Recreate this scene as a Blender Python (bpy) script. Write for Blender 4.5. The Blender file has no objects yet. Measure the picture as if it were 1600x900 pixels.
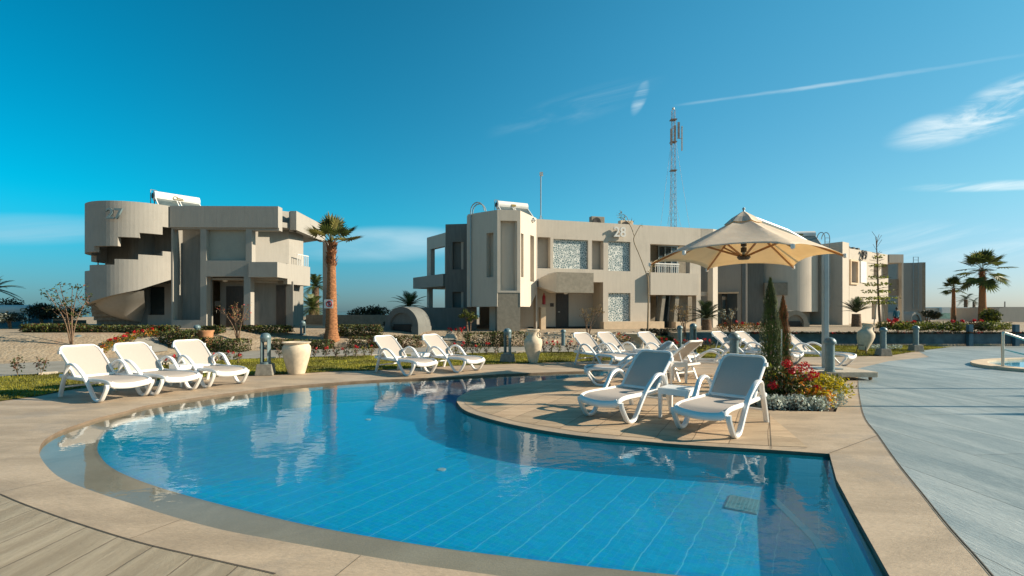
import bpy, math, random
from mathutils import Vector, Matrix
from mathutils.geometry import delaunay_2d_cdt
import numpy as np
rnd = random.Random(7)
R = math.radians
C = bpy.context.scene.collection
S = bpy.context.scene
# ------------------------------------------------------------------ camera
F, CX, HY, CH = 760.0, 800.0, 486.0, 1.6
cam = bpy.data.cameras.new('camera'); cam_o = bpy.data.objects.new('camera', cam); C.objects.link(cam_o)
cam.sensor_width = 36; cam.lens = 36 * F / 1600; cam.shift_y = (HY - 450) / 1600
cam.clip_end = 20000; cam.clip_start = 0.05
cam_o.location = (0, 0, CH); cam_o.rotation_euler = (R(90), 0, 0)
S.camera = cam_o
# ------------------------------------------------------------------ sky, sun, exposure
SUN_EL, SUN_AZ = 27.0, 90 + 1.5       # azimuth measured from +Y towards +X
w = bpy.data.worlds.new('World'); S.world = w; w.use_nodes = True
nt = w.node_tree; nt.nodes.clear()
class NB:
    def __init__(s, t): s.t = t
    def n(s, ty, **k):
        o = s.t.nodes.new(ty)
        for a, b in k.items():
            if a.startswith('i_'): o.inputs[a[2:].replace('_', ' ')].default_value = b
            else: setattr(o, a, b)
        return o
    def l(s, a, b): s.t.links.new(a, b)
    def val(s, x, sock):
        if isinstance(x, (int, float)): sock.default_value = x
        else: s.l(x, sock)
    def m(s, op, a, b=0.0, c=None, clamp=False):
        o = s.t.nodes.new('ShaderNodeMath'); o.operation = op; o.use_clamp = clamp
        s.val(a, o.inputs[0]); s.val(b, o.inputs[1])
        if c is not None: s.val(c, o.inputs[2])
        return o.outputs[0]
    def mix(s, f, a, b, mode='MIX'):
        o = s.t.nodes.new('ShaderNodeMix'); o.data_type = 'RGBA'; o.blend_type = mode
        s.val(f, o.inputs[0])
        for x, sk in ((a, o.inputs[6]), (b, o.inputs[7])):
            if isinstance(x, (tuple, list)): sk.default_value = (*x[:3], 1)
            else: s.l(x, sk)
        return o.outputs[2]
    def sm(s, x, a, b):
        o = s.t.nodes.new('ShaderNodeMapRange'); o.interpolation_type = 'SMOOTHSTEP'
        s.val(x, o.inputs[0]); o.inputs[1].default_value = a; o.inputs[2].default_value = b
        return o.outputs[0]
b = NB(nt)
sky = b.n('ShaderNodeTexSky', sky_type='NISHITA', sun_disc=False, sun_elevation=R(SUN_EL), sun_rotation=R(SUN_AZ),
          air_density=1.0, dust_density=0.6, ozone_density=2.5, altitude=0)
tc = b.n('ShaderNodeTexCoord'); sx = b.n('ShaderNodeSeparateXYZ'); b.l(tc.outputs['Generated'], sx.inputs[0])
X, Y, Z = sx.outputs
# grade the sky towards cyan: deep teal blue on the side away from the sun, pale near it
az = b.sm(X, -0.75, 0.95)
el = b.sm(Z, -0.02, 0.62)
tint_hi = b.mix(az, (0.0, 0.80, 0.88), (0.34, 1.02, 0.96))
tint_lo = b.mix(az, (0.0, 0.88, 0.96), (0.56, 0.80, 0.76))
tint_hz = b.mix(az, (0.20, 0.42, 0.62), (0.56, 0.66, 0.86))
tint = b.mix(el, tint_lo, tint_hi)
tint = b.mix(b.sm(Z, 0.0, 0.20), tint_hz, tint)
skyc = b.mix(1.0, sky.outputs[0], tint, 'MULTIPLY')
cen = b.m('ADD', 1.0, b.m('MULTIPLY', b.sm(b.m('ABSOLUTE', b.m('SUBTRACT', X, 0.18)), 0.62, 0.0), 0.20))
dim = b.m('MULTIPLY', cen, b.m('MULTIPLY', b.m('SUBTRACT', 1.0, b.m('MULTIPLY', b.sm(Z, 0.45, 0.95), 0.35)), b.m('ADD', 0.75, b.m('MULTIPLY', b.sm(Y, -0.5, 0.3), 0.25))))
dv = b.n('ShaderNodeVectorMath', operation='SCALE'); b.l(skyc, dv.inputs[0]); b.l(dim, dv.inputs['Scale']); skyc = dv.outputs[0]
# clouds
zc = b.m('MAXIMUM', Z, 0.01); yc = b.m('MAXIMUM', Y, 0.05)
U = b.m('DIVIDE', X, yc); V = b.m('DIVIDE', Z, yc)
cv = b.n('ShaderNodeCombineXYZ'); b.l(U, cv.inputs[0]); b.l(b.m('MULTIPLY', V, 7.0), cv.inputs[1])
n1 = b.n('ShaderNodeTexNoise', i_Scale=1.7, i_Detail=6.0, i_Roughness=0.55, i_Distortion=0.5); b.l(cv.outputs[0], n1.inputs['Vector'])
cv2 = b.n('ShaderNodeCombineXYZ')
rot = b.m('SUBTRACT', V, b.m('MULTIPLY', U, 0.22))
b.l(U, cv2.inputs[0]); b.l(b.m('MULTIPLY', rot, 6.0), cv2.inputs[1]); cv2.inputs[2].default_value = 3.1
n2 = b.n('ShaderNodeTexNoise', i_Scale=3.0, i_Detail=9.0, i_Roughness=0.62, i_Distortion=0.9); b.l(cv2.outputs[0], n2.inputs['Vector'])
def blob(u0, v0, ru, rv, slope=0.0):
    du = b.m('DIVIDE', b.m('SUBTRACT', U, u0), ru)
    dv = b.m('DIVIDE', b.m('SUBTRACT', b.m('SUBTRACT', V, v0), b.m('MULTIPLY', b.m('SUBTRACT', U, u0), slope)), rv)
    q = b.m('ADD', b.m('MULTIPLY', du, du), b.m('MULTIPLY', dv, dv))
    return b.m('SUBTRACT', 1.0, b.sm(q, 0.05, 1.0))
def pxu(px): return (px - 800) / F
def pyv(py): return (HY - py) / F
bank = b.m('ADD', blob(pxu(20), pyv(358), 0.32, 0.038), blob(pxu(590), pyv(382), 0.24, 0.042, 0.03))
c1 = b.m('MULTIPLY', bank, b.m('ADD', 0.35, b.m('MULTIPLY', b.sm(n1.outputs[0], 0.38, 0.66), 0.65)))
wis = b.m('ADD', b.m('ADD', blob(pxu(1500), pyv(196), 0.17, 0.045, 0.22), blob(pxu(1560), pyv(290), 0.22, 0.014, 0.03)),
          b.m('MULTIPLY', b.m('ADD', b.m('MULTIPLY', blob(pxu(900), pyv(168), 0.20, 0.04, 0.30), .35), blob(pxu(1430), pyv(385), 0.45, 0.06)), 0.45))
wis = b.m('ADD', wis, b.m('ADD', b.m('MULTIPLY', blob(pxu(1590), pyv(150), 0.14, 0.05, 0.3), .8), b.m('MULTIPLY', blob(pxu(1150), pyv(385), 0.3, 0.02), .3)))
wis = b.m('ADD', wis, blob(pxu(1000), pyv(153), 0.022, 0.03, 1.2))
c2 = b.m('MULTIPLY', wis, b.sm(n2.outputs[0], 0.40, 0.72))
# vapour trail
u0, v0, u1, v1 = pxu(1045), pyv(166), pxu(1600), pyv(86)
sl = (v1 - v0) / (u1 - u0)
curve = b.m('MULTIPLY', b.m('MULTIPLY', b.m('SUBTRACT', U, u0), b.m('SUBTRACT', U, u1)), 0.02)
dl = b.m('ABSOLUTE', b.m('SUBTRACT', b.m('SUBTRACT', b.m('SUBTRACT', V, v0), b.m('MULTIPLY', b.m('SUBTRACT', U, u0), sl)), curve))
wob = b.m('ADD', dl, b.m('MULTIPLY', b.m('SUBTRACT', n2.outputs[0], 0.5), 0.012))
tr = b.m('MULTIPLY', b.m('SUBTRACT', 1.0, b.sm(wob, 0.0, 0.0055)), b.sm(U, u0, u0 + 0.06))
tr = b.m('MULTIPLY', tr, b.m('MULTIPLY', b.sm(n1.outputs[0], 0.30, 0.62), b.m('SUBTRACT', 0.36, b.m('MULTIPLY', b.sm(U, pxu(1250), pxu(1600)), 0.20))))
cl = b.m('ADD', b.m('ADD', b.m('MULTIPLY', c1, 0.72), b.m('MULTIPLY', c2, 0.75)), tr, clamp=True)
cl = b.m('MULTIPLY', cl, b.sm(Y, 0.05, 0.2))
ccol = b.mix(az, (2.7, 4.6, 5.5), (7.0, 7.6, 7.6))
skyf = b.mix(cl, skyc, ccol)
bg = b.n('ShaderNodeBackground'); bg.inputs[1].default_value = 0.093
wo = b.n('ShaderNodeOutputWorld'); b.l(skyf, bg.inputs[0]); b.l(bg.outputs[0], wo.inputs[0])
sun = bpy.data.lights.new('sun', 'SUN'); sun.energy = 5.0; sun.angle = R(0.5); sun.color = (1.0, 0.85, 0.65)
so = bpy.data.objects.new('sun', sun); C.objects.link(so)
sd = Vector((math.sin(R(SUN_AZ)) * math.cos(R(SUN_EL)), math.cos(R(SUN_AZ)) * math.cos(R(SUN_EL)), math.sin(R(SUN_EL))))
so.rotation_euler = sd.to_track_quat('Z', 'Y').to_euler()
S.view_settings.view_transform = 'Standard'; S.view_settings.look = 'None'; S.view_settings.gamma = 1
S.view_settings.use_curve_mapping = False
S.view_settings.exposure = 0.65
S.render.engine = 'CYCLES'
S.cycles.max_bounces = 8; S.cycles.transparent_max_bounces = 12
S.cycles.caustics_reflective = False; S.cycles.caustics_refractive = False
# ------------------------------------------------------------------ pixel -> world helpers (for measuring)
def gp(px, py, z=0.0):
    d = (CH - z) * F / (py - HY); return ((px - CX) / F * d, d)
def xa(px, d): return (px - CX) / F * d
def za(py, d): return CH + (HY - py) * d / F
# ------------------------------------------------------------------ mesh builder
class MB:
    def __init__(s): s.v = []; s.f = []; s.m = []
    def add(s, vs, fs, mi=0):
        o = len(s.v); s.v += [tuple(x) for x in vs]; s.f += [tuple(i + o for i in f) for f in fs]; s.m += [mi] * len(fs); return s
    def box(s, x0, x1, y0, y1, z0, z1, M=None, mi=0):
        vs = [(x, y, z) for z in (z0, z1) for y in (y0, y1) for x in (x0, x1)]
        if M: vs = [M @ Vector(p) for p in vs]
        return s.add(vs, [(0, 2, 3, 1), (4, 5, 7, 6), (0, 1, 5, 4), (2, 6, 7, 3), (0, 4, 6, 2), (1, 3, 7, 5)], mi)
    def hexa(s, b4, t4, mi=0):   # bottom 4 and top 4 points
        return s.add(list(b4) + list(t4), [(3, 2, 1, 0), (4, 5, 6, 7), (0, 1, 5, 4), (1, 2, 6, 5), (2, 3, 7, 6), (3, 0, 4, 7)], mi)
    def prism(s, pts, z0, z1, mi=0):
        n = len(pts)
        vs = [(x, y, z0) for x, y in pts] + [(x, y, z1) for x, y in pts]
        return s.add(vs, [tuple(range(n))[::-1], tuple(range(n, 2 * n))] + [(i, (i + 1) % n, (i + 1) % n + n, i + n) for i in range(n)], mi)
    def tube(s, pts, r, n=8, mi=0, cap=True, flat=1.0, up=None):
        pts = [Vector(p) for p in pts]; k = len(pts)
        rs = r if isinstance(r, (list, tuple)) else [r] * k
        vs = []; prev = None
        for i, p in enumerate(pts):
            t = (pts[min(i + 1, k - 1)] - pts[max(i - 1, 0)])
            if t.length < 1e-9: t = Vector((0, 0, 1))
            t.normalize()
            if up is not None: a = Vector(up)
            else: a = prev if prev is not None else (Vector((0, 0, 1)) if abs(t.z) < 0.9 else Vector((1, 0, 0)))
            a = a - t * a.dot(t)
            if a.length < 1e-6: a = t.orthogonal()
            a.normalize(); prev = a; c = t.cross(a)
            for j in range(n):
                q = 2 * math.pi * j / n
                vs.append(p + (a * math.cos(q) + c * math.sin(q) * flat) * rs[i])
        fs = [(i * n + j, i * n + (j + 1) % n, (i + 1) * n + (j + 1) % n, (i + 1) * n + j) for i in range(k - 1) for j in range(n)]
        if cap: fs += [tuple(range(n))[::-1], tuple((k - 1) * n + j for j in range(n))]
        return s.add(vs, fs, mi)
    def lathe(s, prof, n=24, M=None, mi=0):
        vs = []
        for r, z in prof:
            for j in range(n):
                q = 2 * math.pi * j / n; p = Vector((r * math.cos(q), r * math.sin(q), z)); vs.append(M @ p if M else p)
        k = len(prof)
        fs = [(i * n + j, i * n + (j + 1) % n, (i + 1) * n + (j + 1) % n, (i + 1) * n + j) for i in range(k - 1) for j in range(n)]
        fs += [tuple(range(n))[::-1], tuple((k - 1) * n + j for j in range(n))]
        return s.add(vs, fs, mi)
    def build(s, name, mats, parent=None, smooth=False, bevel=0.0):
        me = bpy.data.meshes.new(name); me.from_pydata(s.v, [], s.f)
        for m in (mats if isinstance(mats, (list, tuple)) else [mats]): me.materials.append(m)
        if any(s.m): me.polygons.foreach_set('material_index', s.m)
        me.update()
        if smooth:
            me.polygons.foreach_set('use_smooth', [True] * len(me.polygons))
            try: me.set_sharp_from_angle(angle=R(40))
            except Exception: pass
        o = bpy.data.objects.new(name, me); C.objects.link(o)
        if parent: o.parent = parent
        if bevel:
            bv = o.modifiers.new('bevel', 'BEVEL'); bv.width = bevel; bv.segments = 2; bv.limit_method = 'ANGLE'
        return o
def tag(o, label=None, cat=None, group=None, kind=None):
    if label: o['label'] = label
    if cat: o['category'] = cat
    if group: o['group'] = group
    if kind: o['kind'] = kind
    return o
def struct(o, label, cat='ground'): return tag(o, label, cat, kind='structure')
def thing(name, label, cat, loc=(0, 0, 0), rz=0.0, group=None):
    o = bpy.data.objects.new(name, None); C.objects.link(o); o.empty_display_size = 0.2
    o.location = loc; o.rotation_euler = (0, 0, rz); return tag(o, label, cat, group)
def kids(o): return [c for c in bpy.data.objects if c.parent == o]
def dup(root, loc, rz=None, label=None, group=None, scale=None, rot=None):
    def rec(o, par):
        c = o.copy(); C.objects.link(c)
        if par: c.parent = par
        for ch in KT.get(o.name) or kids(o): rec(ch, c)
        return c
    KT = {}
    r = rec(root, None); r.location = loc
    if rz is not None: r.rotation_euler = (0, 0, rz)
    if rot is not None: r.rotation_euler = rot
    if scale: r.scale = (scale,) * 3 if isinstance(scale, (int, float)) else scale
    if label: r['label'] = label
    if group: r['group'] = group
    return r
def cr(pts, n=8, closed=False):      # Catmull-Rom
    P = [Vector(p) for p in pts]; k = len(P); out = []
    rng = range(k) if closed else range(k - 1)
    for i in rng:
        p0 = P[(i - 1) % k] if closed or i > 0 else P[0] * 2 - P[1]
        p1, p2 = P[i], P[(i + 1) % k]
        p3 = P[(i + 2) % k] if closed or i + 2 < k else P[-1] * 2 - P[-2]
        for j in range(n):
            t = j / n
            out.append(0.5 * ((2 * p1) + (p2 - p0) * t + (2 * p0 - 5 * p1 + 4 * p2 - p3) * t * t + (3 * p1 - p0 - 3 * p2 + p3) * t ** 3))
    if not closed: out.append(P[-1])
    return out
def inpoly(x, y, P):
    c = False; j = len(P) - 1
    for i in range(len(P)):
        if (P[i][1] > y) != (P[j][1] > y) and x < (P[j][0] - P[i][0]) * (y - P[i][1]) / (P[j][1] - P[i][1]) + P[i][0]: c = not c
        j = i
    return c
def sheet(outer, holes, z, extra=()):
    pts = [Vector((p[0], p[1])) for p in outer]; edges = [(i, (i + 1) % len(outer)) for i in range(len(outer))]
    for h in holes:
        o = len(pts); pts += [Vector((p[0], p[1])) for p in h]; edges += [(o + i, o + (i + 1) % len(h)) for i in range(len(h))]
    pts += [Vector(p) for p in extra]
    v, e, f, *_ = delaunay_2d_cdt(pts, edges, [], 0, 1e-6)
    mb = MB(); zf = z if callable(z) else (lambda x, y: z)
    fs = []
    for t in f:
        cx = sum(v[i].x for i in t) / len(t); cy = sum(v[i].y for i in t) / len(t)
        if inpoly(cx, cy, outer) and not any(inpoly(cx, cy, h) for h in holes):
            a, b_, c_ = v[t[0]], v[t[1]], v[t[2]]
            if (b_ - a).cross(c_ - a) < 0: t = t[::-1]
            fs.append(tuple(t))
    mb.add([(p.x, p.y, zf(p.x, p.y)) for p in v], fs); return mb
# ------------------------------------------------------------------ materials
MATS = {}
def mat(name, col, rough=0.8, metal=0.0, var=0.12, scale=3.0, bump=0.0, bscale=40.0, spec=0.5, ribs=0.0, stretch=None, detail=6.0, stain=0.0, coat=0.0, col2=None, trans=0.0, tcol=None):
    m = bpy.data.materials.new(name); m.use_nodes = True; t = m.node_tree; t.nodes.clear(); q = NB(t)
    out = q.n('ShaderNodeOutputMaterial'); p = q.n('ShaderNodeBsdfPrincipled'); q.l(p.outputs[0], out.inputs[0])
    tcn = q.n('ShaderNodeTexCoord'); co = tcn.outputs['Object']
    if stretch:
        mp = q.n('ShaderNodeMapping'); mp.inputs['Scale'].default_value = stretch; q.l(co, mp.inputs[0]); co2 = mp.outputs[0]
    else: co2 = co
    nz = q.n('ShaderNodeTexNoise', i_Scale=scale, i_Detail=detail, i_Roughness=0.6); q.l(co2, nz.inputs['Vector'])
    c2 = col2 or tuple(c * (1 - 2.2 * var) for c in col)
    hi = tuple(min(1, c * (1 + var)) for c in col)
    cc = q.mix(q.sm(nz.outputs[0], 0.3, 0.7), c2, hi)
    if stain:
        n3 = q.n('ShaderNodeTexNoise', i_Scale=0.55, i_Detail=7.0, i_Roughness=0.7); q.l(co, n3.inputs['Vector'])
        cc = q.mix(q.m('MULTIPLY', q.sm(n3.outputs[0], 0.48, 0.72), stain), cc, tuple(c * 0.55 for c in col))
    q.l(cc, p.inputs['Base Color'])
    p.inputs['Roughness'].default_value = rough; p.inputs['Metallic'].default_value = metal
    p.inputs['Specular IOR Level'].default_value = spec
    if coat: p.inputs['Coat Weight'].default_value = coat
    if bump or ribs:
        h = None
        if bump:
            nb = q.n('ShaderNodeTexNoise', i_Scale=bscale, i_Detail=5.0, i_Roughness=0.65); q.l(co2, nb.inputs['Vector']); h = q.m('MULTIPLY', nb.outputs[0], bump)
        if ribs:
            sp = q.n('ShaderNodeSeparateXYZ'); q.l(co, sp.inputs[0])
            k = q.m('ADD', sp.outputs[0], q.m('MULTIPLY', sp.outputs[1], 0.6))
            w_ = q.n('ShaderNodeTexNoise', i_Scale=1.0, i_Detail=3.0); 
            cb = q.n('ShaderNodeCombineXYZ'); q.l(q.m('MULTIPLY', k, 7.0), cb.inputs[0]); q.l(q.m('MULTIPLY', sp.outputs[2], 0.25), cb.inputs[1]); q.l(cb.outputs[0], w_.inputs['Vector'])
            r_ = q.m('MULTIPLY', w_.outputs[0], ribs); h = r_ if h is None else q.m('ADD', h, r_)
        bp = q.n('ShaderNodeBump'); bp.inputs['Strength'].default_value = 1.0; bp.inputs['Distance'].default_value = 1.0
        q.l(h, bp.inputs['Height']); q.l(bp.outputs[0], p.inputs['Normal'])
    if trans:
        tl = q.n('ShaderNodeBsdfTranslucent'); (q.l(cc, tl.inputs[0]) if tcol is None else setattr(tl.inputs[0], 'default_value', (*tcol, 1))); mx = q.n('ShaderNodeMixShader'); mx.inputs[0].default_value = trans
        q.l(p.outputs[0], mx.inputs[1]); q.l(tl.outputs[0], mx.inputs[2]); q.l(mx.outputs[0], out.inputs[0])
    MATS[name] = m; return m
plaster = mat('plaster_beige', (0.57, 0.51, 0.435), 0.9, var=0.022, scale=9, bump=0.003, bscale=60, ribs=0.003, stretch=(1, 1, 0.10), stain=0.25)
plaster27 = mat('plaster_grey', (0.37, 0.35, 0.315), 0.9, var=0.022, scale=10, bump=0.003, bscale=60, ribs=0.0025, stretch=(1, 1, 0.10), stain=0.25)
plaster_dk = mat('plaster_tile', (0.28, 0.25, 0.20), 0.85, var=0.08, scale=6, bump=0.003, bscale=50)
slate_pl = mat('slate_shade_plaster', (0.17, 0.175, 0.165), 0.9, var=0.06, scale=8, bump=0.003, ribs=0.003, stretch=(1, 1, 0.12), stain=0.2)
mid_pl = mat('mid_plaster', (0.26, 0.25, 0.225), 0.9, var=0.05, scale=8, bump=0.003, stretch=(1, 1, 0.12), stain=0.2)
cream = mat('cream_stone', (0.68, 0.52, 0.36), 0.85, var=0.05, scale=4, bump=0.002)
stone = mat('pale_stone', (0.52, 0.45, 0.36), 0.9, var=0.1, scale=8, bump=0.01, bscale=30)
white_pl = mat('white_plastic', (0.85, 0.845, 0.83), 0.32, var=0.015, scale=6, spec=0.5)
sling = mat('beige_mesh_fabric', (0.64, 0.57, 0.51), 0.75, var=0.04, scale=120, bump=0.0006, bscale=700, trans=0.28)
white_paint = mat('white_paint', (0.78, 0.77, 0.74), 0.5, var=0.03)
canvas = mat('cream_canvas', (0.80, 0.76, 0.68), 0.85, var=0.04, scale=3, bump=0.010, bscale=5, trans=0.44, tcol=(1.0, 0.77, 0.44))
grey_al = mat('grey_aluminium', (0.30, 0.36, 0.38), 0.42, metal=0.35, var=0.05)
brown_rib = mat('brown_rib', (0.42, 0.20, 0.075), 0.5, var=0.08)
steel = mat('brushed_steel', (0.62, 0.58, 0.50), 0.28, metal=0.9, var=0.05)
dark = mat('dark_void', (0.022, 0.02, 0.018), 0.6, var=0.2)
darkwood = mat('dark_door', (0.05, 0.038, 0.03), 0.45, var=0.15, stretch=(8, 8, 1))
glass = mat('window_glass', (0.03, 0.045, 0.05), 0.06, var=0.05, spec=0.8)
panel_pale = mat('pale_shutter', (0.36, 0.36, 0.31), 0.6, var=0.03)
urn_m = mat('urn_clay', (0.66, 0.55, 0.41), 0.8, var=0.07, scale=7, bump=0.004, bscale=35, stain=0.15)
terra = mat('terracotta', (0.52, 0.25, 0.12), 0.85, var=0.1, bump=0.004)
conc = mat('grey_concrete', (0.25, 0.235, 0.20), 0.9, var=0.12, scale=10, bump=0.005, bscale=60)
bollard_m = mat('bollard_blue_grey', (0.15, 0.22, 0.24), 0.42, metal=0.2, var=0.08, scale=8)
trunk_m = mat('palm_bark', (0.40, 0.175, 0.075), 0.95, var=0.25, scale=9, bump=0.04, bscale=14, stretch=(1, 1, 3))
bark = mat('bark', (0.22, 0.14, 0.09), 0.9, var=0.2, scale=12, bump=0.01)
palm_g = mat('palm_leaf', (0.10, 0.13, 0.03), 0.55, var=0.35, scale=2.0, trans=0.3)
palm_y = mat('palm_leaf_yellow', (0.22, 0.20, 0.05), 0.6, var=0.3, scale=2.0, trans=0.3)
date_g = mat('date_palm_leaf', (0.045, 0.075, 0.03), 0.5, var=0.3, scale=2.0, trans=0.2)
husk = mat('dry_husk', (0.28, 0.11, 0.045), 0.95, var=0.25, scale=10)
hedge_g = mat('hedge_leaf', (0.062, 0.085, 0.018), 0.6, var=0.4, scale=5, trans=0.2)
hedge_r = mat('red_tip_leaf', (0.16, 0.05, 0.02), 0.6, var=0.3, scale=5, trans=0.2)
dark_g = mat('dark_leaf', (0.022, 0.032, 0.012), 0.6, var=0.35, scale=3, trans=0.1)
cyp_g = mat('cypress_leaf', (0.055, 0.085, 0.015), 0.7, var=0.3, scale=5, trans=0.15)
cyp_r = mat('cypress_brown', (0.25, 0.095, 0.03), 0.7, var=0.3, scale=5, trans=0.15)
yellow_l = mat('yellow_leaf', (0.62, 0.48, 0.015), 0.6, var=0.3, scale=9, trans=0.3)
silver_l = mat('silver_leaf', (0.56, 0.62, 0.55), 0.75, var=0.2, scale=9, trans=0.15)
orange_l = mat('orange_leaf', (0.62, 0.20, 0.01), 0.6, var=0.3, scale=9, trans=0.3)
red_f = mat('red_petal', (0.62, 0.012, 0.02), 0.55, var=0.2, scale=20, trans=0.25)
dry_l = mat('dry_leaf', (0.30, 0.20, 0.08), 0.7, var=0.3, scale=6, trans=0.3)
lime_l = mat('lime_leaf', (0.22, 0.24, 0.03), 0.6, var=0.3, scale=6, trans=0.35)
soil = mat('soil', (0.07, 0.045, 0.03), 0.95, var=0.2, scale=20, bump=0.02)
numeral = mat('steel_numeral', (0.66, 0.66, 0.64), 0.45, var=0.03)
rust_r = mat('mast_red_white', (0.46, 0.36, 0.31), 0.6, var=0.2)
red_paint = mat('red_paint', (0.45, 0.02, 0.02), 0.4)
gold = mat('gold_decal', (0.30, 0.22, 0.05), 0.4)
solar_m = mat('solar_glass', (0.10, 0.13, 0.13), 0.15, var=0.1, spec=0.8)
skin_m = mat('skin', (0.24, 0.13, 0.08), 0.6); hair_m = mat('hair', (0.015, 0.012, 0.01), 0.6)
teal_cloth = mat('teal_cloth', (0.02, 0.14, 0.20), 0.85); dark_cloth = mat('dark_cloth', (0.02, 0.025, 0.03), 0.85)

def groundmat(name, cA, cB, sc=0.9, streak=None, rough=0.75, bump=0.004, spot=None, plank=None, gloss=None, fine=60, dots=None):
    m = bpy.data.materials.new(name); m.use_nodes = True; t = m.node_tree; t.nodes.clear(); q = NB(t)
    out = q.n('ShaderNodeOutputMaterial'); p = q.n('ShaderNodeBsdfPrincipled'); q.l(p.outputs[0], out.inputs[0])
    tcn = q.n('ShaderNodeTexCoord'); mp = q.n('ShaderNodeMapping'); q.l(tcn.outputs['Object'], mp.inputs[0])
    if streak: mp.inputs['Rotation'].default_value = (0, 0, R(streak[0])); mp.inputs['Scale'].default_value = (streak[1], streak[2], 1)
    a = q.n('ShaderNodeTexNoise', i_Scale=sc, i_Detail=8.0, i_Roughness=0.66, i_Distortion=0.4); q.l(mp.outputs[0], a.inputs['Vector'])
    f_ = q.n('ShaderNodeTexNoise', i_Scale=fine, i_Detail=4.0, i_Roughness=0.7); q.l(mp.outputs[0], f_.inputs['Vector'])
    cc = q.mix(q.sm(a.outputs[0], 0.33, 0.68), cA, cB)
    cc = q.mix(q.m('MULTIPLY', q.sm(f_.outputs[0], 0.35, 0.7), 0.25), cc, tuple(c * 0.55 for c in cA))
    h = q.m('ADD', q.m('MULTIPLY', f_.outputs[0], bump), q.m('MULTIPLY', a.outputs[0], bump * 2))
    if spot:
        s3 = q.n('ShaderNodeTexNoise', i_Scale=spot[0], i_Detail=5.0, i_Roughness=0.6); q.l(tcn.outputs['Object'], s3.inputs['Vector'])
        cc = q.mix(q.m('MULTIPLY', q.sm(s3.outputs[0], spot[1], spot[1] + 0.1), spot[2]), cc, spot[3])
    if plank:
        ang, wd, ln, off = plank
        mp2 = q.n('ShaderNodeMapping'); mp2.inputs['Rotation'].default_value = (0, 0, R(ang)); q.l(tcn.outputs['Object'], mp2.inputs[0])
        nw = q.n('ShaderNodeTexNoise', i_Scale=1.3, i_Detail=3.0); q.l(tcn.outputs['Object'], nw.inputs['Vector'])
        vm = q.n('ShaderNodeVectorMath', operation='SCALE'); vm.inputs['Scale'].default_value = 0.05; q.l(nw.outputs['Color'], vm.inputs[0])
        va = q.n('ShaderNodeVectorMath', operation='ADD'); q.l(mp2.outputs[0], va.inputs[0]); q.l(vm.outputs[0], va.inputs[1])
        br = q.n('ShaderNodeTexBrick', offset=off, i_Scale=1.0, i_Mortar_Size=0.006, i_Mortar_Smooth=0.3, i_Brick_Width=ln, i_Row_Height=wd)
        br.inputs['Color1'].default_value = (1, 1, 1, 1); br.inputs['Color2'].default_value = (0.72, 0.74, 0.74, 1); br.inputs['Mortar'].default_value = (0.32, 0.3, 0.28, 1)
        q.l(va.outputs[0], br.inputs['Vector'])
        cc = q.mix(0.85, cc, q.mix(1.0, cc, br.outputs['Color'], 'MULTIPLY'))
        h = q.m('SUBTRACT', h, q.m('MULTIPLY', br.outputs['Fac'], 0.012))
    if dots:
        vo = q.n('ShaderNodeTexVoronoi', i_Scale=dots[0]); q.l(tcn.outputs['Object'], vo.inputs['Vector'])
        cc = q.mix(q.m('MULTIPLY', vo.outputs['Color'], dots[1]), cc, dots[2]); h = q.m('ADD', h, q.m('MULTIPLY', vo.outputs['Distance'], -0.02))
    q.l(cc, p.inputs['Base Color'])
    rr = q.m('ADD', rough, q.m('MULTIPLY', q.m('SUBTRACT', a.outputs[0], 0.5), -0.5)); q.l(rr, p.inputs['Roughness'])
    bp = q.n('ShaderNodeBump'); bp.inputs['Distance'].default_value = 1.0; bp.inputs['Strength'].default_value = 1; q.l(h, bp.inputs['Height']); q.l(bp.outputs[0], p.inputs['Normal'])
    return m
deck_m = groundmat('sand_stamped_concrete', (0.37, 0.285, 0.20), (0.56, 0.43, 0.30), 0.9, streak=(12, 0.9, 2.4), rough=0.6, spot=(0.9, 0.54, 0.5, (0.30, 0.25, 0.20)), bump=0.005, fine=22)
plank_m = groundmat('plank_stamped_concrete', (0.36, 0.285, 0.195), (0.52, 0.42, 0.295), 1.2, streak=(3, 6.5, 0.8), rough=0.62, plank=(92, 0.36, 1.9, 0.37), bump=0.005)
terr_m = groundmat('slate_stamped_concrete', (0.255, 0.31, 0.325), (0.47, 0.49, 0.465), 1.0, streak=(6, 2.4, 0.6), rough=0.46, plank=(86, 1.1, 5.0, 0.4), bump=0.006, fine=18)
isl_m = groundmat('island_stamped_concrete', (0.44, 0.31, 0.20), (0.66, 0.49, 0.32), 1.2, streak=(35, 0.8, 4.0), rough=0.7, fine=24, plank=(118, 0.42, 1.6, 0.4), bump=0.004)
path_m = groundmat('grey_path', (0.25, 0.235, 0.20), (0.34, 0.32, 0.28), 1.5, rough=0.85)
gravel_m = groundmat('sandy_gravel', (0.24, 0.175, 0.11), (0.36, 0.28, 0.185), 0.5, rough=0.95, bump=0.02, fine=14, dots=(11, 0.5, (0.50, 0.42, 0.32)), spot=(0.35, 0.55, 0.5, (0.30, 0.16, 0.09)))
lawn_m = groundmat('lawn_soil', (0.10, 0.115, 0.013), (0.23, 0.21, 0.025), 1.1, rough=0.9, bump=0.01, fine=40)
grass_m = mat('grass_blade', (0.27, 0.25, 0.025), 0.6, var=0.35, scale=0.8, trans=0.3)
joint_m = mat('joint_line', (0.10, 0.08, 0.06), 0.9)
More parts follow.
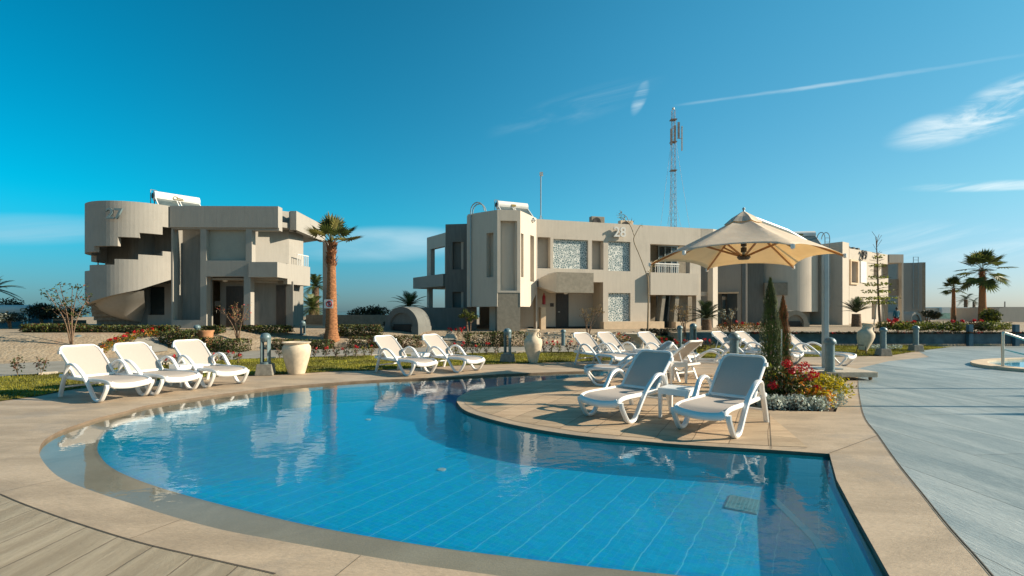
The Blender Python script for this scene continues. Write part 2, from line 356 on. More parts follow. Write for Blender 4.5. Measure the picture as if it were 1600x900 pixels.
# pool tiles
def tilemat(name, cA, cB, grout, ang, wd, floor):
    m = bpy.data.materials.new(name); m.use_nodes = True; t = m.node_tree; t.nodes.clear(); q = NB(t)
    out = q.n('ShaderNodeOutputMaterial'); p = q.n('ShaderNodeBsdfPrincipled'); q.l(p.outputs[0], out.inputs[0])
    tcn = q.n('ShaderNodeTexCoord'); mp = q.n('ShaderNodeMapping'); mp.inputs['Rotation'].default_value = (0, 0, R(ang)); q.l(tcn.outputs['Object'], mp.inputs[0])
    a = q.n('ShaderNodeTexNoise', i_Scale=0.7, i_Detail=3.0); q.l(tcn.outputs['Object'], a.inputs['Vector'])
    a2 = q.n('ShaderNodeTexNoise', i_Scale=6.0, i_Detail=2.0); q.l(tcn.outputs['Object'], a2.inputs['Vector'])
    cc = q.mix(a.outputs[0], cA, cB)
    sp = q.n('ShaderNodeSeparateXYZ'); q.l(mp.outputs[0], sp.inputs[0])
    def lines(v, w_, th): 
        fr = q.m('FRACT', q.m('DIVIDE', v, w_)); d_ = q.m('ABSOLUTE', q.m('SUBTRACT', fr, 0.5)); return q.sm(d_, 0.5 - th / w_, 0.5)
    if floor:
        cc = q.mix(q.m('MULTIPLY', lines(q.m('ADD', sp.outputs[1], q.m('MULTIPLY', a2.outputs[0], 0.045)), wd, 0.008), 0.68), cc, grout)
        cc = q.mix(q.m('MULTIPLY', lines(sp.outputs[0], 0.06, 0.006), 0.12), cc, grout)
        cc = q.mix(q.m('MULTIPLY', lines(sp.outputs[1], 0.06, 0.006), 0.12), cc, grout)
        wn = q.n('ShaderNodeTexVoronoi', i_Scale=16.0); q.l(mp.outputs[0], wn.inputs['Vector'])
        cc = q.mix(0.20, cc, q.mix(1.0, cc, wn.outputs['Color'], 'MULTIPLY'))  # random mosaic tone; its speckle also imitates glints of light
    else:
        k = q.m('ADD', sp.outputs[0], q.m('MULTIPLY', sp.outputs[1], 0.3))
        cc = q.mix(q.m('MULTIPLY', lines(k, 0.25, 0.007), 0.35), cc, grout)
        cc = q.mix(q.m('MULTIPLY', lines(sp.outputs[2], 0.125, 0.006), 0.3), cc, grout)
    q.l(cc, p.inputs['Base Color']); p.inputs['Roughness'].default_value = 0.3
    return m
floor_t = tilemat('pool_floor_tile', (0.002, 0.28, 0.54), (0.002, 0.34, 0.63), (0.20, 0.62, 0.78), -58, 0.305, True)
wall_t = tilemat('pool_wall_tile', (0.002, 0.14, 0.22), (0.003, 0.18, 0.28), (0.1, 0.33, 0.42), 0, 0.25, False)
ledge_m = groundmat('submerged_ledge', (0.27, 0.20, 0.13), (0.36, 0.27, 0.18), 1.2, rough=0.5, bump=0.002)
def watermat(name, amp, deep=False, turbid=0.0):
    m = bpy.data.materials.new(name); m.use_nodes = True; t = m.node_tree; t.nodes.clear(); q = NB(t)
    out = q.n('ShaderNodeOutputMaterial'); tcn = q.n('ShaderNodeTexCoord')
    mp = q.n('ShaderNodeMapping'); mp.inputs['Scale'].default_value = (1.0, 1.6, 1.0); q.l(tcn.outputs['Object'], mp.inputs[0])
    a = q.n('ShaderNodeTexNoise', i_Scale=2.0 if not deep else 0.4, i_Detail=2.0, i_Roughness=0.5, i_Distortion=0.5); q.l(mp.outputs[0], a.inputs['Vector'])
    c_ = q.n('ShaderNodeTexNoise', i_Scale=9.0 if not deep else 2.0, i_Detail=2.0, i_Roughness=0.5); q.l(mp.outputs[0], c_.inputs['Vector'])
    h = q.m('ADD', q.m('MULTIPLY', a.outputs[0], amp * 3), q.m('MULTIPLY', c_.outputs[0], amp))
    bp = q.n('ShaderNodeBump'); bp.inputs['Distance'].default_value = 1.0; q.l(h, bp.inputs['Height'])
    lw = q.n('ShaderNodeLayerWeight'); lw.inputs[0].default_value = 0.5; q.l(bp.outputs[0], lw.inputs['Normal'])
    frs = q.m('ADD', 0.02, q.m('MULTIPLY', q.m('POWER', lw.outputs['Facing'], 5.0), 0.98))   # Schlick, the same from both sides
    gl = q.n('ShaderNodeBsdfGlossy'); gl.inputs['Roughness'].default_value = 0.0; q.l(bp.outputs[0], gl.inputs['Normal'])
    mx = q.n('ShaderNodeMixShader'); q.l(frs, mx.inputs[0])
    if deep:
        d_ = q.n('ShaderNodeBsdfDiffuse'); d_.inputs[0].default_value = (0.006, 0.07, 0.11, 1); q.l(d_.outputs[0], mx.inputs[1])
    else:
        tr_ = q.n('ShaderNodeBsdfTransparent'); tr_.inputs[0].default_value = (0.90, 0.98, 1.0, 1); q.l(tr_.outputs[0], mx.inputs[1])
    if turbid:      # light scattered back by the water itself
        df = q.n('ShaderNodeBsdfDiffuse'); df.inputs[0].default_value = (0.0, 0.36, 0.56, 1); m2 = q.n('ShaderNodeMixShader'); m2.inputs[0].default_value = turbid
        q.l(tr_.outputs[0], m2.inputs[1]); q.l(df.outputs[0], m2.inputs[2]); q.l(m2.outputs[0], mx.inputs[1])
    q.l(gl.outputs[0], mx.inputs[2]); q.l(mx.outputs[0], out.inputs[0]); return m
water_m = watermat('pool_water', 0.0012, turbid=0.20); film_m = watermat('ledge_water', 0.0005); sea_m = watermat('sea_water', 0.03, True)
def latticemat():
    m = bpy.data.materials.new('lattice_screen'); m.use_nodes = True; t = m.node_tree; t.nodes.clear(); q = NB(t)
    out = q.n('ShaderNodeOutputMaterial'); p = q.n('ShaderNodeBsdfPrincipled'); q.l(p.outputs[0], out.inputs[0])
    tcn = q.n('ShaderNodeTexCoord'); v = q.n('ShaderNodeTexVoronoi', feature='DISTANCE_TO_EDGE', i_Scale=9.5); q.l(tcn.outputs['Object'], v.inputs['Vector'])
    cc = q.mix(q.sm(v.outputs['Distance'], 0.085, 0.13), (0.74, 0.75, 0.72), (0.12, 0.20, 0.22)); q.l(cc, p.inputs['Base Color'])
    p.inputs['Roughness'].default_value = 0.5; return m
lattice_m = latticemat()
# ------------------------------------------------------------------ pool outline (measured)
G = lambda L: [gp(*p) for p in L]
A_left = cr(G([(783, 900), (640, 880), (500, 856), (422, 842), (344, 827), (266, 806), (200, 785), (147, 768), (97, 748), (72, 727), (61, 706), (69, 688), (94, 673), (125, 662), (156, 652), (194, 643), (236, 632), (315, 620), (367, 613), (440, 604), (580, 594), (700, 589), (780, 584.5), (860, 581.5), (925, 579.5)]), 4)
A_tail = cr([gp(925, 579.5), (2.0, 13.3), (2.75, 13.7), (3.0, 13.4), (2.9, 12.6), gp(930, 588)], 5)
A_isl = cr(G([(930, 588), (860, 593), (800, 600), (760, 606), (730, 613), (715, 622), (716, 631), (733, 644), (800, 663), (900, 680), (1000, 689), (1075, 695), (1210, 703), (1296, 709)]), 5)
A_right = [gp(1296, 709), gp(1307, 749), gp(1337, 805), gp(1390, 900), (2.09, 2.55)]
A_bot = cr([(2.09, 2.55), (1.5, 2.62), (0.9, 2.72), gp(783, 900)], 4)
A = [tuple(p[:2]) for p in (A_left[:-1] + A_tail[:-1] + A_isl[:-1])] + A_right[:-1] + [tuple(p[:2]) for p in A_bot[:-1]]
def inset(P, d):
    out = []; n = len(P); s = sum(P[i][0] * P[(i + 1) % n][1] - P[(i + 1) % n][0] * P[i][1] for i in range(n)); sg = 1 if s > 0 else -1
    for i in range(n):
        a, c_ = Vector(P[i - 1]), Vector(P[(i + 1) % n]); t = (c_ - a); t.normalize()
        out.append((P[i][0] - t.y * d * sg, P[i][1] + t.x * d * sg))
    return out
Bk = cr(G([(1259, 899), (1135, 889), (1000, 877), (900, 867), (800, 855), (700, 843), (600, 828), (500, 811), (406, 791), (312, 768), (244, 749), (194, 731), (169, 717), (156, 703), (152, 692), (157, 678), (171, 665), (210, 651), (262, 639), (330, 628), (400, 616), (520, 603), (640, 595), (760, 588.5), (860, 583.5), (918, 581.6)]), 4)
A2 = inset(A, 0.02)
iT = len(A_left) - 1; iR0 = len(A_left) - 1 + len(A_tail) - 1 + len(A_isl) - 1
B = [tuple(p[:2]) for p in Bk] + A2[iT + 1: iR0 + 3] + [(2.20, 2.88)]
WL, LEDGE, FLOOR = -0.038, -0.066, -0.38
# terrain
Fpts = [(-60, 6), (-30, 9), (-15.1, 14.2), (-10.5, 19.0), (-0.6, 21.6), (4.4, 22.3), (6.0, 22.3), (60, 22.3)]
def Fy(x):
    if x <= Fpts[0][0]: return Fpts[0][1]
    for (a, c_), (e_, g_) in zip(Fpts, Fpts[1:]):
        if x <= e_: return c_ + (g_ - c_) * (x - a) / (e_ - a)
    return Fpts[-1][1]
def lerp(a, c_, t): return a + (c_ - a) * max(0, min(1, t))
def th(x, y):
    ris = lerp(0.78, 0.6, (x + 12) / 10)
    wd = lerp(4.0, 1.8, (x + 12) / 14) if x < 7.5 else 0.05
    t = max(0, min(1, (y - Fy(x)) / wd)); t = t * t * (3 - 2 * t) if x < 7.5 else t
    z = -0.03 + (ris + 0.03) * t
    if y > 75: z -= min(9, (y - 75) * 0.1)
    if x > 46 : z -= min(9, (x - 46) * 0.05)
    if x < -60: z -= min(9, (-60 - x) * 0.05)
    return z
def tg(px, py):
    for i in range(0, 4000):
        d = 8 + i * 0.02; x = xa(px, d)
        if za(py, d) <= th(x, d): return (x, d, th(x, d))
    return (xa(px, 30), 30, .6)
GX = sorted(set([-6000, -2500, -1000, -400, -200, -120, -80, -60] + list(np.arange(-45, 47, 1.0)) + [7.45, 7.5, 7.55, 60, 80, 120, 250, 600, 2000, 6000]))
GYs = sorted(set([-400, -60, -20, -8, 0, 4, 8, 11] + list(np.arange(12, 34, 0.5)) + [22.28, 22.36] + list(range(34, 80, 3)) + [90, 110, 140, 165, 300, 1000, 9000]))
def gz(x, y):
    if -6.5 < x < 9 and 1.5 < y < 14.5 : return -1.4
    return th(x, y)
gm = MB(); nx = len(GX)
gm.add([(x, y, gz(x, y)) for y in GYs for x in GX], [(j * nx + i, j * nx + i + 1, (j + 1) * nx + i + 1, (j + 1) * nx + i) for j in range(len(GYs) - 1) for i in range(nx - 1)])
struct(gm.build('ground', gravel_m, smooth=True), 'sandy gravel garden ground around the pool and buildings')
sm_ = MB(); sm_.add([(-9000, 100, -4.5), (9000, 100, -4.5), (9000, 12000, -4.5), (-9000, 12000, -4.5)], [(0, 1, 2, 3)])
struct(sm_.build('sea', sea_m), 'strip of blue sea on the horizon', 'sea')
# deck
lawn_front = [gp(-400, 690)] + G([(0, 627), (60, 619), (110, 609), (200, 598), (330, 589), (430, 586), (530, 580), (585, 579), (700, 572), (755, 570), (820, 568), (900, 565), (1000, 562), (1150, 559), (1300, 557.5), (1389, 556), (1433, 549), (1489, 542)])
deck_out = [(-60, -40), (60, -40), (60, 22.29), (18.6, 22.29)] + lawn_front[::-1][0:] + [(-60, lawn_front[0][1])]
C_line = cr(G([(431, 898), (325, 874), (219, 849), (119, 818), (41, 790), (0, 773)]), 5)
D_line = cr(G([(1341, 596), (1342, 612), (1350, 650), (1372, 680), (1400, 720), (1440, 770), (1480, 820), (1525, 870), (1555, 905)]), 5)
bed = [gp(1196, 641), gp(1306, 643.5), (6.55, 9.6), (4.95, 9.9)]
struct(sheet(deck_out, [A, bed], 0.0).build('pool_deck', deck_m), 'sand coloured stamped concrete deck around the pool', 'deck')
ext = lambda P, k=0: [tuple(p[:2]) for p in P]
pl_out = ext(C_line) + [(-4.4, 3.45), (-7, 4.2), (-14, 5), (-14, -6), (3, -6), (0.2, 2.1), (-0.7, 2.5)]
struct(sheet(pl_out, [], 0.004).build('plank_paving', plank_m), 'plank patterned stamped paving in the near left corner', 'paving')
te_out = ext(D_line) + [(2.75, 2.2), (3, -6), (50, -6), (50, 22.28), (18.5, 22.28), (16.6, 20.0), (14.5, 16.9), (12.0, 15.5), (9.6, 13.5)]
struct(sheet(te_out, [], 0.004).build('slate_terrace', terr_m), 'blue grey slate patterned terrace on the right', 'terrace')
IS = inset([tuple(p[:2]) for p in A_isl] + [(3.0, 5.4), (3.9, 7.2), (5.0, 10.4), (5.0, 12.2)], 0.0)
isl_poly = [(p[0], p[1]) for p in ([gp(930, 590), gp(860, 595), gp(800, 602.5), gp(762, 608.5), gp(737, 615.5), gp(725, 623), gp(727, 631), gp(745, 642), gp(808, 659), gp(905, 675), gp(1000, 684), gp(1075, 690), gp(1205, 697), gp(1262, 699)])] + [(4.02, 7.7), (4.05, 7.9), (4.9, 9.95), (6.4, 9.7), (6.6, 10.6), (5.2, 12.3)]
struct(sheet(isl_poly, [], 0.004).build('island_paving', isl_m), 'stamped sand paving of the rounded pool peninsula', 'paving')
def strip(P, wd, z):
    mb = MB(); P = [Vector(p[:2]) for p in P]; vs = []
    for i, p in enumerate(P):
        t = P[min(i + 1, len(P) - 1)] - P[max(i - 1, 0)]; t.normalize(); n_ = Vector((-t.y, t.x)) * wd / 2
        vs += [(*(p + n_), z), (*(p - n_), z)]
    mb.add(vs, [(2 * i, 2 * i + 1, 2 * i + 3, 2 * i + 2) for i in range(len(P) - 1)]); return mb
jt = strip(C_line, 0.010, 0.008)
for L_ in (D_line, [gp(1262, 701), (3.0, 5.62), (4.02, 7.6)], [gp(1296, 709), gp(1372, 681)]):
    j2 = strip(L_, 0.007, 0.0085); jt.add(j2.v, j2.f)
for i in range(6, len(A_left) - 4, 13):
    p_ = Vector(A_left[i][:2]); t_ = (Vector(A_left[i + 1][:2]) - Vector(A_left[i - 1][:2])).normalized(); n_ = Vector((-t_.y, t_.x)); n_ = n_ if (p_ + n_ * .2 - Vector((-1, 7))).length > (p_ - Vector((-1, 7))).length else -n_
    j2 = strip([p_ + n_ * .01, p_ + n_ * .82], .004, .003); jt.add(j2.v, j2.f)
struct(jt.build('paving_joints', joint_m), 'dark control joints between the paving bands', 'joint')
# coping edge + ledge + basin + water
cp = MB(); n = len(A)
cp.add([(x, y, 0.0) for x, y in A] + [(x, y, LEDGE - 0.01) for x, y in A], [(i, (i + 1) % n, (i + 1) % n + n, i + n) for i in range(n)])
struct(cp.build('pool_coping_edge', mat('coping_edge', (0.20, 0.145, 0.10), 0.8)), 'thin brown coping lip around the pool', 'coping')
struct(sheet(A, [B], LEDGE).build('submerged_ledge', ledge_m), 'tan ledge under a film of water along the near pool edge', 'ledge')
pb = MB(); n = len(B)
pb.add([(x, y, LEDGE) for x, y in B] + [(x, y, FLOOR) for x, y in B], [(i, (i + 1) % n, (i + 1) % n + n, i + n) for i in range(n)], 0)
fl = sheet(B, [], FLOOR); pb.add(fl.v, fl.f, 1)
struct(pb.build('pool_basin', [wall_t, floor_t]), 'blue tiled pool basin', 'pool')
struct(sheet(B, [], WL).build('pool_water', water_m), 'clear blue water of the curved pool', 'water')
struct(sheet(A, [B], WL).build('ledge_water', film_m), 'thin film of water over the tan ledge', 'water')
# lane strip, drain, inlets
fs_ = strip([(2.75, 5.1), (2.62, 4.2), (2.35, 3.4), (2.0, 3.02)], 0.07, FLOOR + 0.012); fs_.add([(v[0], v[1], FLOOR + 0.004) for v in fs_.v], [f[::-1] for f in fs_.f])
tag(fs_.build('pool_step_strip', white_paint), 'pale marking strip on the pool floor near the right wall', 'floor strip')
t = thing('pool_drain', 'pale square grid drain cover on the pool floor at the right', 'drain', (*gp(1160, 789, FLOOR), FLOOR), R(58))
mb = MB(); mb.box(-.2, .2, -.15, .15, 0.0, .01); mb.build('frame', wall_t, t)
mb = MB()
for i in range(11): mb.box(-.19 + i * .036, -.172 + i * .036, -.14, .14, .0105, .018)
for i in range(8): mb.box(-.19, .19, -.14 + i * .038, -.13 + i * .038, .0105, .016)
mb.build('grille', mat('drain_grille', (0.10, 0.30, 0.36), .6), t)
pl0 = None
for k, (px, py, lb) in enumerate([(690, 733, 'round white inlet on the pool floor nearest the left end'), (752, 657, 'round white inlet fitting on the floor near the peninsula tip'), (575, 655, 'small round white inlet on the far pool floor')]):
    x, y = gp(px, py, FLOOR + .01); o = MB().lathe([(.055, 0), (.055, .008), (.04, .012), (.0, .012)], 16).build('pool_inlet', panel_pale)
    o.location = (x, y, FLOOR + .002); tag(o, lb, 'inlet', 'round inlets on the pool floor')
lamp_pts = [(735, 655), (985, 712)]
for k, (px, py) in enumerate(lamp_pts):
    # find closest island edge point and mount lamp on wall
    best = min([Vector(p[:2]) for p in A_isl], key=lambda p: abs((p.x / p.y) - (px - 800) / F) + (0 if p.y < 9.5 else 9))
    ndir = Vector((-0.5, -0.86)) if k == 0 else Vector((-0.15, -0.99))
    M = Matrix.Translation((best.x + ndir.x * .04, best.y + ndir.y * .04, -.22)) @ Vector((ndir.x, ndir.y, 0)).to_track_quat('Z', 'Y').to_matrix().to_4x4()
    o = MB().lathe([(.075, 0), (.075, .02), (.055, .035), (0, .04)], 20, M).build('pool_lamp', white_paint, smooth=True)
    tag(o, ['round white pool lamp under the tip of the peninsula', 'round white pool lamp in the wall below the left near sun lounger'][k], 'pool lamp', 'lamps in the pool wall')
# lawn, path
path_near = G([(-300, 606), (0, 590), (105, 583), (250, 571), (380, 562), (600, 555.5), (780, 552), (950, 550), (1060, 549)])
path_far = G([(-300, 579), (0, 570), (105, 565), (250, 556), (380, 549.5), (600, 544.5), (780, 541.5), (950, 539.5), (1060, 539)])
lawn_out = lawn_front + [(18.5, 22.25), (8.0, 22.25)] + path_near[::-1]
lawn_s = sheet(lawn_out, [], 0.012, [])
struct(lawn_s.build('lawn', lawn_m), 'green lawn strip behind the pool deck', 'lawn')
struct(sheet(path_near + path_far[::-1], [], 0.03).build('path', path_m), 'grey concrete garden path behind the lawn', 'path')
bp_ = [(190, 558), (262, 549.5), (262, 528), (215, 528)]
bpp = [tg(a, c_)[:2] for a, c_ in bp_]
ex = [(bpp[0][0] * (1 - t_) + bpp[3][0] * t_, bpp[0][1] * (1 - t_) + bpp[3][1] * t_) for t_ in (.25, .5, .75)]
bm = MB(); Lp = []
for i in range(9):
    t_ = i / 8; l_ = Vector(bpp[0]).lerp(Vector(bpp[3]), t_); r_ = Vector(bpp[1]).lerp(Vector(bpp[2]), t_)
    Lp += [(l_.x, l_.y, th(l_.x, l_.y) + .035), (r_.x, r_.y, th(r_.x, r_.y) + .035)]
bm.add(Lp, [(2 * i, 2 * i + 1, 2 * i + 3, 2 * i + 2) for i in range(8)]); struct(bm.build('side_path', path_m), 'grey path branching up to the left building', 'path')
# grass blades (stuff)
gv = []; gf = []
def blades(poly, N, hmin, hmax, ymax=99):
    xs = [p[0] for p in poly]; ys = [p[1] for p in poly]; c_ = 0; tries = 0
    while c_ < N and tries < N * 12:
        tries += 1; x = rnd.uniform(max(min(xs), -15), min(max(xs), 19)); y = rnd.uniform(min(ys), min(max(ys), ymax))
        if not inpoly(x, y, poly): continue
        h = rnd.uniform(hmin, hmax); a = rnd.uniform(0, 6.28); w_ = .006 + .0006 * y; ln = rnd.uniform(-.4, .4) * h; o = len(gv)
        gv.extend([(x - math.cos(a) * w_, y - math.sin(a) * w_, .01), (x + math.cos(a) * w_, y + math.sin(a) * w_, .01), (x + ln * math.sin(a), y + ln * math.cos(a), .012 + h)]); gf.append((o, o + 1, o + 2)); c_ += 1
blades(lawn_out, 80000, .02, .05)
g_ = MB(); g_.v = gv; g_.f = gf; g_.m = [0] * len(gf); go = g_.build('grass', grass_m); tag(go, 'short green grass growing on the lawn strip', 'grass', kind='stuff')
# kerb stones of path
kb = MB(); nk = 0
for (p, q_) in zip(path_near[:-1], path_near[1:]):
    a, c_ = Vector(p), Vector(q_); L_ = (c_ - a).length; k = max(1, int(L_ / .5))
    for i in range(k):
        if rnd.random() < .3: continue
        m_ = a.lerp(c_, (i + .5) / k); an = math.atan2(*(c_ - a).yx) + rnd.uniform(-.2, .2)
        M = Matrix.Translation((m_.x, m_.y - .07, 0)) @ Matrix.Rotation(an, 4, 'Z')
        kb.box(-.2, .17, -.06, .06, 0, rnd.uniform(.05, .09), M)
tag(kb.build('edging_stones', stone, bevel=.01), 'broken pale edging stones along the lawn side of the path', 'edging', kind='stuff')
# ------------------------------------------------------------------ facade tools
class Fr:
    def __init__(s, O, P2):
        s.O = Vector(O); u = Vector(P2) - s.O; s.L = u.length; s.u = u.normalized(); s.n = Vector((s.u.y, -s.u.x))
        if s.n.dot(s.O) > 0 and False: s.n = -s.n
    def t(s, px):
        k = (px - CX) / F; return (k * s.O.y - s.O.x) / (s.u.x - k * s.u.y)
    def y(s, t): return s.O.y + s.u.y * t
    def z(s, px, py): return za(py, s.y(s.t(px)))
    def p(s, t, dep, z): q = s.O + s.u * t - s.n * dep; return (q.x, q.y, z)
    def off(s, dep): return Fr(s.O - s.n * dep, s.O - s.n * dep + s.u)
def grid_wall(mb, fr, t0, t1, z0, z1, holes, thk, mi=0):
    """solid wall with rectangular through holes; holes = (ta,tb,za,zb)"""
    ts = sorted(set([t0, t1] + [min(max(h[i], t0), t1) for h in holes for i in (0, 1)]))
    zs = sorted(set([z0, z1] + [min(max(h[i], z0), z1) for h in holes for i in (2, 3)]))
    def solid(i, j):
        if i < 0 or j < 0 or i >= len(ts) - 1 or j >= len(zs) - 1: return False
        a = (ts[i] + ts[i + 1]) / 2; c_ = (zs[j] + zs[j + 1]) / 2
        return not any(h[0] < a < h[1] and h[2] < c_ < h[3] for h in holes)
    P = fr.p
    for i in range(len(ts) - 1):
        for j in range(len(zs) - 1):
            if not solid(i, j): continue
            a, c_, d_, e_ = ts[i], ts[i + 1], zs[j], zs[j + 1]
            mb.add([P(a, 0, d_), P(c_, 0, d_), P(c_, 0, e_), P(a, 0, e_)], [(0, 1, 2, 3)], mi)
            mb.add([P(a, thk, d_), P(c_, thk, d_), P(c_, thk, e_), P(a, thk, e_)], [(3, 2, 1, 0)], mi)
            if not solid(i - 1, j): mb.add([P(a, 0, d_), P(a, thk, d_), P(a, thk, e_), P(a, 0, e_)], [(3, 2, 1, 0)], mi)
            if not solid(i + 1, j): mb.add([P(c_, 0, d_), P(c_, thk, d_), P(c_, thk, e_), P(c_, 0, e_)], [(0, 1, 2, 3)], mi)
            if not solid(i, j - 1): mb.add([P(a, 0, d_), P(c_, 0, d_), P(c_, thk, d_), P(a, thk, d_)], [(3, 2, 1, 0)], mi)
            if not solid(i, j + 1): mb.add([P(a, 0, e_), P(c_, 0, e_), P(c_, thk, e_), P(a, thk, e_)], [(0, 1, 2, 3)], mi)
def H(fr, xa_, xb_, yt, yb, zb=None, zt=None, ref=None):
    """pixel rectangle -> (t,t,z,z) on a frame"""
    r = xa_ if ref is None else ref
    return (fr.t(xa_), fr.t(xb_), fr.z(r, yb) if zb is None else zb, fr.z(r, yt) if zt is None else zt)
def slab(mb, fr, t0, t1, z0, z1, d0, d1, mi=0):   # box between depths d0..d1 (negative = in front)
    P = fr.p
    mb.hexa([P(t0, d0, z0), P(t1, d0, z0), P(t1, d1, z0), P(t0, d1, z0)], [P(t0, d0, z1), P(t1, d0, z1), P(t1, d1, z1), P(t0, d1, z1)], mi)
def polyface(mb, fr, pts, thk, mi=0):
    n = len(pts); tz = [(fr.t(a), fr.z(a, c_)) for a, c_ in pts]
    vs = [fr.p(t, 0, z) for t, z in tz] + [fr.p(t, thk, z) for t, z in tz]
    mb.add(vs, [tuple(range(n)), tuple(range(n, 2 * n))[::-1]] + [(i, i + n, (i + 1) % n + n, (i + 1) % n) for i in range(n)], mi)
def numerals(txt, fr, t, z, size, parent, col=numeral):
    cu = bpy.data.curves.new('numeral', 'FONT'); cu.body = txt; cu.size = size; cu.extrude = .05; cu.offset = .012; cu.align_x = 'CENTER'
    o = bpy.data.objects.new('tmp', cu); C.objects.link(o); bpy.context.view_layer.update()
    me = bpy.data.meshes.new_from_object(o.evaluated_get(bpy.context.evaluated_depsgraph_get())); bpy.data.objects.remove(o)
    me.materials.clear(); me.materials.append(col)
    ob = bpy.data.objects.new('numeral', me); C.objects.link(ob); ob.parent = parent
    p = fr.p(t, -.16, z); ob.location = p
    ob.rotation_euler = (R(90), 0, math.atan2(fr.u.y, fr.u.x)); return ob
def ladder(name_parent, p0, ux, z0, z1, hoop=True, wd=.45, sg=-1):
    mb = MB(); px_, py_ = p0; ux = Vector(ux).normalized(); nn = Vector((ux.y, -ux.x))
    for s_ in (0, 1):
        b_ = Vector((px_, py_)) + ux * wd * s_; pts = [(b_.x, b_.y, z0), (b_.x, b_.y, z1)]
        if hoop:
            for k in range(1, 9):
                a = math.pi * k / 8; q = b_ + nn * sg * (.36 * (1 - math.cos(a))); pts.append((q.x, q.y, z1 + .45 * math.sin(a)))
        mb.tube(pts, .03, 6)
    z = z0 + .2
    while z < z1: 
        a = Vector((px_, py_)); c_ = a + ux * wd; mb.tube([(a.x, a.y, z), (c_.x, c_.y, z)], .018, 5); z += .3
    return mb.build('ladder', grey_al, name_parent)
def solar_heater(label, p, rz, scale=1.0, decal='oval', L=1.9, grp='rooftop solar water heaters'):
    t = thing('solar_water_heater', label, 'solar heater', p, rz, grp); t.scale = (scale,) * 3
    # x = along tank, -y = front
    M = Matrix.Translation((0, 0, 1.05)) @ Matrix.Rotation(R(90), 4, 'Y')
    tk = MB().lathe([(0.0, -L / 2 - .03), (.16, -L / 2 - .03), (.24, -L / 2), (.245, L / 2), (.16, L / 2 + .03), (0, L / 2 + .03)], 24, M).build('tank', white_paint, t, smooth=True)
    MB().lathe([(0, -.02), (.13, -.02), (.13, .012), (0, .012)], 16, Matrix.Translation((-L / 2 - .045, 0, 1.05)) @ Matrix.Rotation(R(90), 4, 'Y')).build('end_cap', dark, t)
    for s_ in (-1, 1):
        x0, x1 = (-L / 2, -.04) if s_ < 0 else (.04, L / 2)
        a = R(40); Mx = Matrix.Translation((0, -.22, .92)) @ Matrix.Rotation(a, 4, 'X')
        MB().box(x0 + .04, x1 - .04, -1.25, 0, -.04, 0.0, Mx).build('collector_panel', solar_m, t)
        f_ = MB(); f_.box(x0, x0 + .04, -1.29, .04, -.05, .012, Mx); f_.box(x1 - .04, x1, -1.29, .04, -.05, .012, Mx); f_.box(x0 + .04, x1 - .04, 0, .04, -.05, .012, Mx); f_.box(x0 + .04, x1 - .04, -1.29, -1.25, -.05, .012, Mx)
        f_.build('panel_frame', white_paint, t)
    l_ = MB()
    for x in (-L / 2 + .06, L / 2 - .06):
        l_.tube([(x, .1, .9), (x, .25, 0)], .025, 6); l_.tube([(x, -.2, .9), (x, -1.15, .05)], .025, 6); l_.tube([(x, .25, .02), (x, -1.15, .02)], .025, 6)
    l_.tube([(-L / 2 - .1, .1, 1.35), (-L / 2 - .1, .1, 0)], .02, 6); l_.tube([(-L / 2 - .1, .1, 1.35), (-L / 2 + .15, .05, 1.33)], .02, 6)
    l_.build('support_frame', grey_al, t)
    if decal == 'oval':
        dd = MB(); 
        for k in range(12):
            a0 = R(20 + k * 27); a1 = a0 + R(27); 
            dd.tube([(-.12 + .10 * math.cos(a0), -.25, 1.05 + .075 * math.sin(a0)), (-.12 + .10 * math.cos(a1), -.25, 1.05 + .075 * math.sin(a1))], .016, 5) if k < 11 else None
        dd.tube([(-.06, -.252, 1.055), (.2, -.252, 1.05)], .02, 5); dd.tube([(-.12, -.252, .985), (.22, -.252, .985)], .015, 5)
        dd.build('tank_logo', gold, t)
    elif decal == 'plate': 
        dd = MB(); dd.box(-.14, .14, -.262, -.25, .98, 1.10); dd.build('tank_logo', gold, t)
    return t
# ================================================================== building 27 (left)
RZ = 6.6; z27 = 0.72
b27 = thing('apartment_building', 'left two storey beige building with a round stair tower numbered 27', 'building', (-15, 24, z27), 0, 'resort apartment buildings')
b27m = b27.matrix_world.copy()
def part(mb, name, m, root, smooth=False, bevel=0.0, par=None):
    l_ = root.location
    mb.v = [(v[0] - l_[0], v[1] - l_[1], v[2] - l_[2]) for v in mb.v]
    return mb.build(name, m, par or root, smooth, bevel)
A27 = (-16.27, 23.2); B27 = (-11.33 + .17, 23.3)
f27 = Fr(A27, B27)
